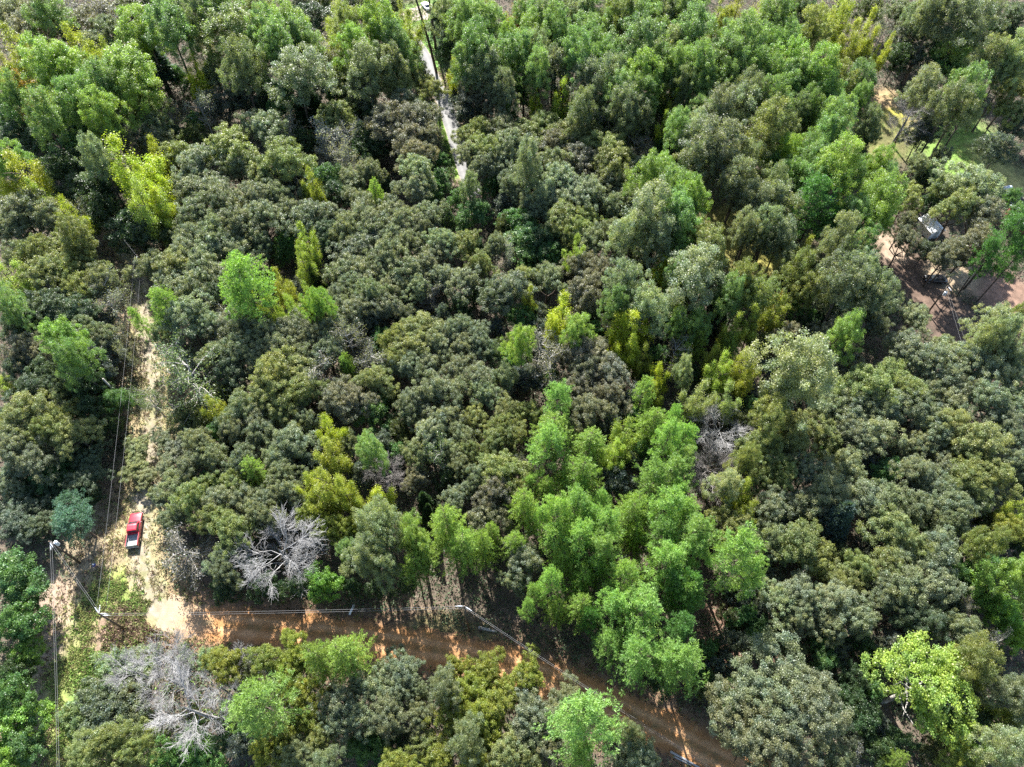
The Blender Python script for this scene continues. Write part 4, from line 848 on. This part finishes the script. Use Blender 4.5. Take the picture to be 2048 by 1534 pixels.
def pickup(label, pos, rz):
    t = thing('pickup_truck', label, 'pickup truck', pos, rz)
    Wd = .98
    # lower body: hood and nose loft, then cab floor; bed built apart
    b = BM(); st = [(2.98, .80, .52, .86), (2.90, .90, .45, .98), (2.6, .96, .42, 1.08), (2.0, Wd, .42, 1.13), (1.35, Wd, .42, 1.16), (.9, Wd, .42, 1.18), (-.62, Wd, .42, 1.18)]
    b.loft([car_section(y, w, z0, z1, .1) for y, w, z0, z1 in st]); b.obj('body', M_RED, t, True)
    b = BM(); rings = []
    for y, w, z1 in ((1.32, .86, 1.19), (.62, .78, 1.80), (.30, .77, 1.87), (-.35, .77, 1.87), (-.55, .78, 1.82), (-.64, .86, 1.19)):
        rings.append([(-w, y, max(z1-.06, 1.15)), (-w+.10, y, z1), (-w*.3, y, z1+.02), (w*.3, y, z1+.02), (w-.10, y, z1), (w, y, max(z1-.06, 1.15)), (w*.97, y, 1.14), (-w*.97, y, 1.14)])
    cabm = b.loft(rings).obj('cab', M_RED, t)
    b = BM(); b.loft([[(-.74, 1.315, 1.235), (.74, 1.315, 1.235), (.74, 1.33, 1.245), (-.74, 1.33, 1.245)], [(-.66, .67, 1.80), (.66, .67, 1.80), (.66, .685, 1.81), (-.66, .685, 1.81)]]); b.obj('windshield', M_GLASS, cabm)
    b = BM(); b.box(-.62, .62, -.645, -.615, 1.30, 1.70, .01); b.obj('rear_window', M_GLASS, cabm)
    for s in (-1, 1):
        dr = BM(); dr.box(s*.985-.008, s*.985+.008, -.5, 1.1, .55, 1.12, .006); do = dr.obj('door', M_RED, t)
        b = BM(); b.box(s*1.0-.012, s*1.0+.012, -.38, -.2, .98, 1.02); b.obj('handle', M_STEEL, do)
        b = BM(); b.loft([[(s*.862, 1.0, 1.24), (s*.862, -.55, 1.24), (s*.875, -.55, 1.24), (s*.875, 1.0, 1.24)], [(s*.805, .55, 1.74), (s*.805, -.48, 1.74), (s*.818, -.48, 1.74), (s*.818, .55, 1.74)]]); b.obj('side_window', M_GLASS, do)
        b = BM(); b.box(s*1.13-.12, s*1.13+.12, .98, 1.06, 1.17, 1.36, .03); b.cyl((s*1.0, 1.02, 1.2), (1, 0, 0), .025, .22, 8); b.obj('side_mirror', M_STEEL, do)
        b = BM(); b.box(s*.74-.16, s*.74+.16, 2.86, 2.955, .74, .92, .03); b.obj('headlight', M_LAMP, t)
        b = BM(); b.box(s*.9-.06, s*.9+.06, -2.905, -2.86, .78, 1.10, .015); b.obj('tail_lamp', M_TAIL, t)
        for y in (1.95, -1.75): wheel(t, s*.88, y)
    b = BM(); b.box(-.94, .94, -2.86, -.66, .55, .66); [b.box(s*.93-.05, s*.93+.05, -2.86, -.66, .50, 1.17, .015) for s in (-1, 1)]; b.box(-.93, .93, -.76, -.66, .66, 1.17); bed = b.obj('cargo_bed', M_RED, t)
    b = BM(); b.box(-.87, .87, -2.84, -.77, .664, .70); [b.box(s*.868-.01, s*.868+.01, -2.84, -.77, .70, 1.14) for s in (-1, 1)]; [b.box(x-.03, x+.03, -2.8, -.8, .70, .715) for x in np.arange(-.7, .71, .2)]; b.obj('bed_liner', M_BED, bed)
    b = BM(); b.box(-.88, .88, -2.90, -2.845, .58, 1.16, .012); tg = b.obj('tailgate', simple_material('branch_dapple_grey', (.22, .23, .21), .8, noise=.3, scale=4), t); b = BM(); b.box(-.12, .12, -2.915, -2.902, .98, 1.04); b.obj('handle', M_BED, tg)  # tailgate greyed to stand in for an overhanging branch and its dappled shade
    b = BM(); b.box(-.96, .96, -3.02, -2.905, .42, .60, .04); b.obj('rear_bumper', M_STEEL, t)
    b = BM(); b.box(-.93, .93, 2.93, 3.06, .40, .58, .05); b.obj('front_bumper', M_STEEL, t)
    b = BM(); b.box(-.55, .55, 2.93, 2.99, .64, .88, .02); b.obj('grille', M_BED, t)
    return t
pr = at(270, 1101); pf = at(281, 1024); mid = (at(269, 1099)+at(277, 1029))/2
ang = math.atan2(-(pf[0]-pr[0]), pf[1]-pr[1])
TRUCK = pickup('red pickup with open dark bed parked on the sandy track', (mid[0], mid[1], .01), ang)

# ------------------------------------------------------------------ person
M_SKIN = simple_material('skin', (0.42, 0.26, 0.19), .6, .3, noise=.05)
M_SHIRT = simple_material('blue_shirt', (0.035, 0.07, 0.28), .85, .15, noise=.12)
M_TROUS = simple_material('dark_trousers', (0.03, 0.03, 0.05), .9, .1, noise=.15)
M_CAP = simple_material('white_cap', (0.78, 0.78, 0.80), .8, .2, noise=.05)
def skin_obj(name, verts, edges, rad, mat, parent, root=0, sub=1):
    me = bpy.data.meshes.new(name); me.from_pydata(verts, edges, []); me.update()
    o = link(name, me, mat, parent)
    md = o.modifiers.new('skin', 'SKIN'); md.use_smooth_shade = True; sv = me.skin_vertices[0].data if me.skin_vertices else None
    if sv is None:
        bm = bmesh.new(); bm.from_mesh(me); bm.verts.layers.skin.verify(); bm.to_mesh(me); bm.free(); sv = me.skin_vertices[0].data
    for i, r in enumerate(rad): sv[i].radius = (r, r) if not isinstance(r, tuple) else r
    sv[root].use_root = True
    m2 = o.modifiers.new('sub', 'SUBSURF'); m2.levels = sub; m2.render_levels = sub
    return o
def person(label, pos, rz):
    t = thing('person', label, 'person', pos, rz)
    V = [(0, 0, .95), (0, 0, 1.18), (0, -.01, 1.38), (0, 0, 1.48), (0, .02, 1.56), (0, .03, 1.66), (0, .02, 1.76)]; R = [.14, (.15, .11), (.17, .11), .06, .058, (.085, .1), .07]; E = [(i, i+1) for i in range(6)]
    def chain(start, pts, rs):
        prev = start
        for p, r in zip(pts, rs): V.append(p); R.append(r); E.append((prev, len(V)-1)); prev = len(V)-1
        return prev
    for s in (-1, 1):
        chain(0, [(s*.10, 0, .84), (s*.11, .02, .48), (s*.12, 0, .08), (s*.12, .16, .04)], [.095, .065, .042, .035])
        hnd = chain(2, [(s*.19, 0, 1.38), (s*.25, .02, 1.10), (s*.15, .27, 1.12), (s*.13, .34, 1.13)], [.062, .046, .033, .03])
        for k in range(4): chain(hnd, [(s*(.10+.016*k), .38, 1.135), (s*(.098+.014*k), .40+.006*(k % 2), 1.10)], [.011, .009])
        chain(hnd, [(s*.09, .345, 1.15), (s*.075, .37, 1.15)], [.011, .009])
    skin_obj('body', V, E, R, M_SKIN, t)
    V2 = [(0, 0, .93), (0, 0, 1.18), (0, -.01, 1.40)]; R2 = [(.185, .14), (.185, .14), (.19, .125)]; E2 = [(0, 1), (1, 2)]
    for s in (-1, 1):
        n = len(V2); V2 += [(s*.215, 0, 1.40), (s*.255, .02, 1.14)]; R2 += [.085, .07]; E2 += [(2, n), (n, n+1)]
    skin_obj('shirt', V2, E2, R2, M_SHIRT, t)
    V3 = [(0, 0, .93), (0, 0, .86)]; R3 = [(.165, .13), (.16, .13)]; E3 = [(0, 1)]
    for s in (-1, 1):
        n = len(V3); V3 += [(s*.105, 0, .78), (s*.115, .02, .48), (s*.12, 0, .1)]; R3 += [.115, .085, .065]; E3 += [(1, n), (n, n+1), (n+1, n+2)]
    skin_obj('trousers', V3, E3, R3, M_TROUS, t)
    b = BM(); b.ball((0, .025, 1.735), .105, .12, .085); b.box(-.075, .075, .11, .23, 1.725, 1.74, .006); b.obj('cap', M_CAP, t, True)
    for s in (-1, 1):
        b = BM(); b.ball((s*.12, .06, .05), .055, .145, .055); b.obj('shoe', M_TROUS, t, True)
        b = BM(); b.ball((s*.034, .118, 1.675), .012, .008, .008, 8, 6); b.obj('eye', M_TROUS, t, True)
    b = BM(); b.ball((0, .132, 1.645), .014, .02, .025, 8, 6); b.obj('nose', M_SKIN, t, True)
    return t
pp = at(196, 1136)
person('person in blue shirt, dark trousers and white cap standing in the shade', (pp[0], pp[1], 0), -1.9)

# ------------------------------------------------------------------ the yard at right and other small things
def propane_tank(label, pos, rz):
    t = thing('propane_tank', label, 'propane tank', pos, rz); L = 1.5; r = .48
    b = BM(); b.cyl((0, 0, .8), (1, 0, 0), r, L, 24); b.ball((-L/2, 0, .8), .34, r*.995, r*.995, 20, 12); b.ball((L/2, 0, .8), .34, r*.995, r*.995, 20, 12); b.obj('tank', M_PORC, t, True)
    b = BM(); b.cyl((0, 0, 1.34), (0, 0, 1), .14, .16, 14); b.obj('valve_cover', M_WHITE, t)
    for x in (-.6, .6): b = BM(); b.box(x-.1, x+.1, -.3, .3, 0, .38); b.obj('foot', M_PORC, t)
def trampoline(label, pos):
    t = thing('trampoline', label, 'trampoline', pos); R = 1.9; z = .85
    b = BM(); k = 40; b.loft([[(math.cos(6.283*i/k)*R*q, math.sin(6.283*i/k)*R*q, z-dz) for i in range(k)] for q, dz in ((.02, .02), (.5, .01), (.88, 0))], caps=False); b.obj('mat', M_RUB, t)
    T = Tubes(); ring = [(math.cos(6.283*i/k)*R, math.sin(6.283*i/k)*R, z) for i in range(k+1)]; T.add(ring, [.035]*(k+1), 6); link('rim', T.mesh('rim'), M_STEEL, t)
    b = BM(); b.loft([[(math.cos(6.283*i/k)*R*q, math.sin(6.283*i/k)*R*q, z+.02) for i in range(k)] for q in (.89, .985)], caps=False); b.obj('edge_pad', simple_material('navy_pad', (.03, .035, .06), .6), t)
    for i in range(6):
        a = 6.283*i/6; T = Tubes(); T.add([(math.cos(a)*R, math.sin(a)*R, z), (math.cos(a)*R, math.sin(a)*R, 0)], [.03, .03], 6); link('leg', T.mesh('leg'), M_STEEL, t)
def shed(label, pos, rz, Lx=4.2, Ly=5.0, hw=2.3, hr=3.1, roofm=None, wallm=None, name='shed'):
    t = thing(name, label, 'shed', pos, rz)
    b = BM(); b.box(-Lx/2, Lx/2, -Ly/2, Ly/2, 0, hw); 
    w = b.obj('wall', wallm or M_PORC, t); b = BM()
    for y in (-Ly/2+.02, Ly/2-.08): b.loft([[(-Lx/2+.02, y, hw+.002), (Lx/2-.02, y, hw+.002), (0, y, hr-.06)], [(-Lx/2+.02, y+.06, hw+.002), (Lx/2-.02, y+.06, hw+.002), (0, y+.06, hr-.06)]])
    b.obj('gable', wallm or M_PORC, t)
    for s in (-1, 1):
        b = BM(); e = .3; x1 = s*(Lx/2+e); z1 = hw-e*(hr-hw)/(Lx/2)+.03
        b.loft([[(s*.06, -Ly/2-e, hr), (x1, -Ly/2-e, z1), (x1, -Ly/2-e, z1+.06), (s*.06, -Ly/2-e, hr+.06)], [(s*.06, Ly/2+e, hr), (x1, Ly/2+e, z1), (x1, Ly/2+e, z1+.06), (s*.06, Ly/2+e, hr+.06)]])
        for k in range(7):
            x = s*(.15+(Lx/2)*k/7); z = hr+.06-(abs(x)-.06)*(hr-z1)/(Lx/2+e-.06); b.box(x-.02, x+.02, -Ly/2-e, Ly/2+e, z, z+.03)
        b.obj('roof_panel', roofm or M_WHITE, t)
    b = BM(); b.box(-.055, .055, -Ly/2-.3, Ly/2+.3, hr-.02, hr+.05); b.obj('ridge_cap', simple_material('dark_ridge', (.12, .12, .13), .6), t)
    b = BM(); b.box(-.5, .5, -Ly/2-.03, -Ly/2-.003, .05, 2.0); b.obj('door', M_BED, t)
M_ROOFW = simple_material('white_roofing', (0.80, 0.81, 0.82), .45, .4, noise=.08, scale=1.2)
propane_tank('rounded silver-white propane tank beside the trampoline at the right edge', at(2011, 381), .15)
trampoline('round black trampoline with metal rim on the grass at the right edge', at(2031, 407))
shed('small white-roofed shed with dark ridge half hidden by the big oak', at(1854, 464), .28, 2.9, 4.4, roofm=M_ROOFW)
shed('low white metal building with red-brown eave at the right edge', at(2064, 458), 1.25, 6.0, 11.0, 2.6, 3.6, roofm=M_ROOFW, wallm=simple_material('red_brown_board', (.16, .05, .04), .8), name='metal_building')
def car(label, pos, rz, paint, L=4.5):
    t = thing('parked_car', label, 'car', pos, rz, None); k = L/4.5
    b = BM(); b.loft([car_section(y*k, w, z0, z1, .12) for y, w, z0, z1 in [(2.22, .70, .40, .62), (2.1, .82, .32, .74), (1.6, .88, .28, .84), (.9, .9, .28, .92), (-1.2, .9, .28, .95), (-1.9, .87, .3, .93), (-2.22, .76, .42, .82)]]); b.obj('body', paint, t, True)
    b = BM(); b.loft([[(-w, y*k, .9), (-w*.86, y*k, z1), (w*.86, y*k, z1), (w, y*k, .9)] for y, w, z1 in [(1.0, .76, .93), (.25, .72, 1.40), (-.9, .71, 1.42), (-1.75, .74, .95)]]); g = b.obj('cabin_glass', M_GLASS, t)
    b = BM(); b.box(-.6, .6, -.95*k, .28*k, 1.415, 1.45, .02); b.obj('roof', paint, t)
    for s in (-1, 1):
        for y in (1.4*k, -1.35*k): wheel(t, s*.82, y, .32, .2)
        b = BM(); b.box(s*.6-.15, s*.6+.15, 2.12*k, 2.19*k, .58, .70, .02); b.obj('headlight', M_LAMP, t)
        b = BM(); b.box(s*.62-.14, s*.62+.14, -2.2*k, -2.12*k, .66, .80, .02); b.obj('tail_lamp', M_TAIL, t)
    return t
car('white car parked at the top end of the gravel drive', at(853, 16), .5, M_WHITE)
car('grey car glimpsed between the trees below the blue tarp', at(1674, 432), -.9, simple_material('grey_paint', (.30, .31, .33), .35, coat=.6))
car('black car parked in the shade by the drive at right', at(1869, 562), 1.45, simple_material('black_paint', (.015, .015, .018), .25, coat=.8))
# blue tarp thrown over a pile
def tarp(label, pos):
    b = BM(); rng = np.random.default_rng(4); n = 12; g = np.linspace(-1.3, 1.3, n)
    hgt = lambda x, y: .75*math.exp(-(x*x*.7+y*y*1.1)*1.2)+.06*math.sin(5*x+3*y)+.05*rng.random()+.08
    r = [[(x*1.1, y*.8, max(.04, hgt(x, y))) for x in g] for y in g]; b.loft(r, closed=False, caps=False)
    o = b.obj('tarp', simple_material('blue_tarp', (.03, .20, .55), .4, noise=.12), None, True); o.location = pos
    md = o.modifiers.new('thick', 'SOLIDIFY'); md.thickness = .02
    tag(o, label, 'tarp')
tarp('bright blue tarp over a pile between trees at upper right', at(1665, 399))
# white pipe beneath the wires, and fallen logs
b = BM(); b.cyl((0, 0, .2), (1, 0, 0), .17, 1.5, 18); b.ball((.75, 0, .2), .1, .17, .17); b.ball((-.75, 0, .2), .1, .17, .17); o = b.obj('pipe', M_WHITE, None, True)
p = at(704, 1220); o.location = p; q = at(700, 1228)-at(708, 1211); o.rotation_euler = (0, 0, math.atan2(q[1], q[0])); tag(o, 'short white rounded pipe lying under the wires above the dirt road', 'pipe')
def log(label, a, b_, r, mat):
    A = at(*a); B = at(*b_); T = Tubes(); d = B-A; T.add([(0, 0, r), d*.5+np.array([0, 0, r*1.2]), d+np.array([0, 0, r*.9])], [r, r*.9, r*.7], 9)
    o = link('log', T.mesh('log'), mat); o.location = A; tag(o, label, 'log', 'fallen logs beside the road')
log('dark fallen log beside the pole at the road bend', (957, 1256), (994, 1264), .26, M_PALEBARK)
log('long pale fallen log near the bottom edge by the road', (1340, 1503), (1400, 1536), .17, M_DEAD)
log('thin grey fallen log just below the long pale one', (1347, 1513), (1382, 1531), .11, M_DEAD)
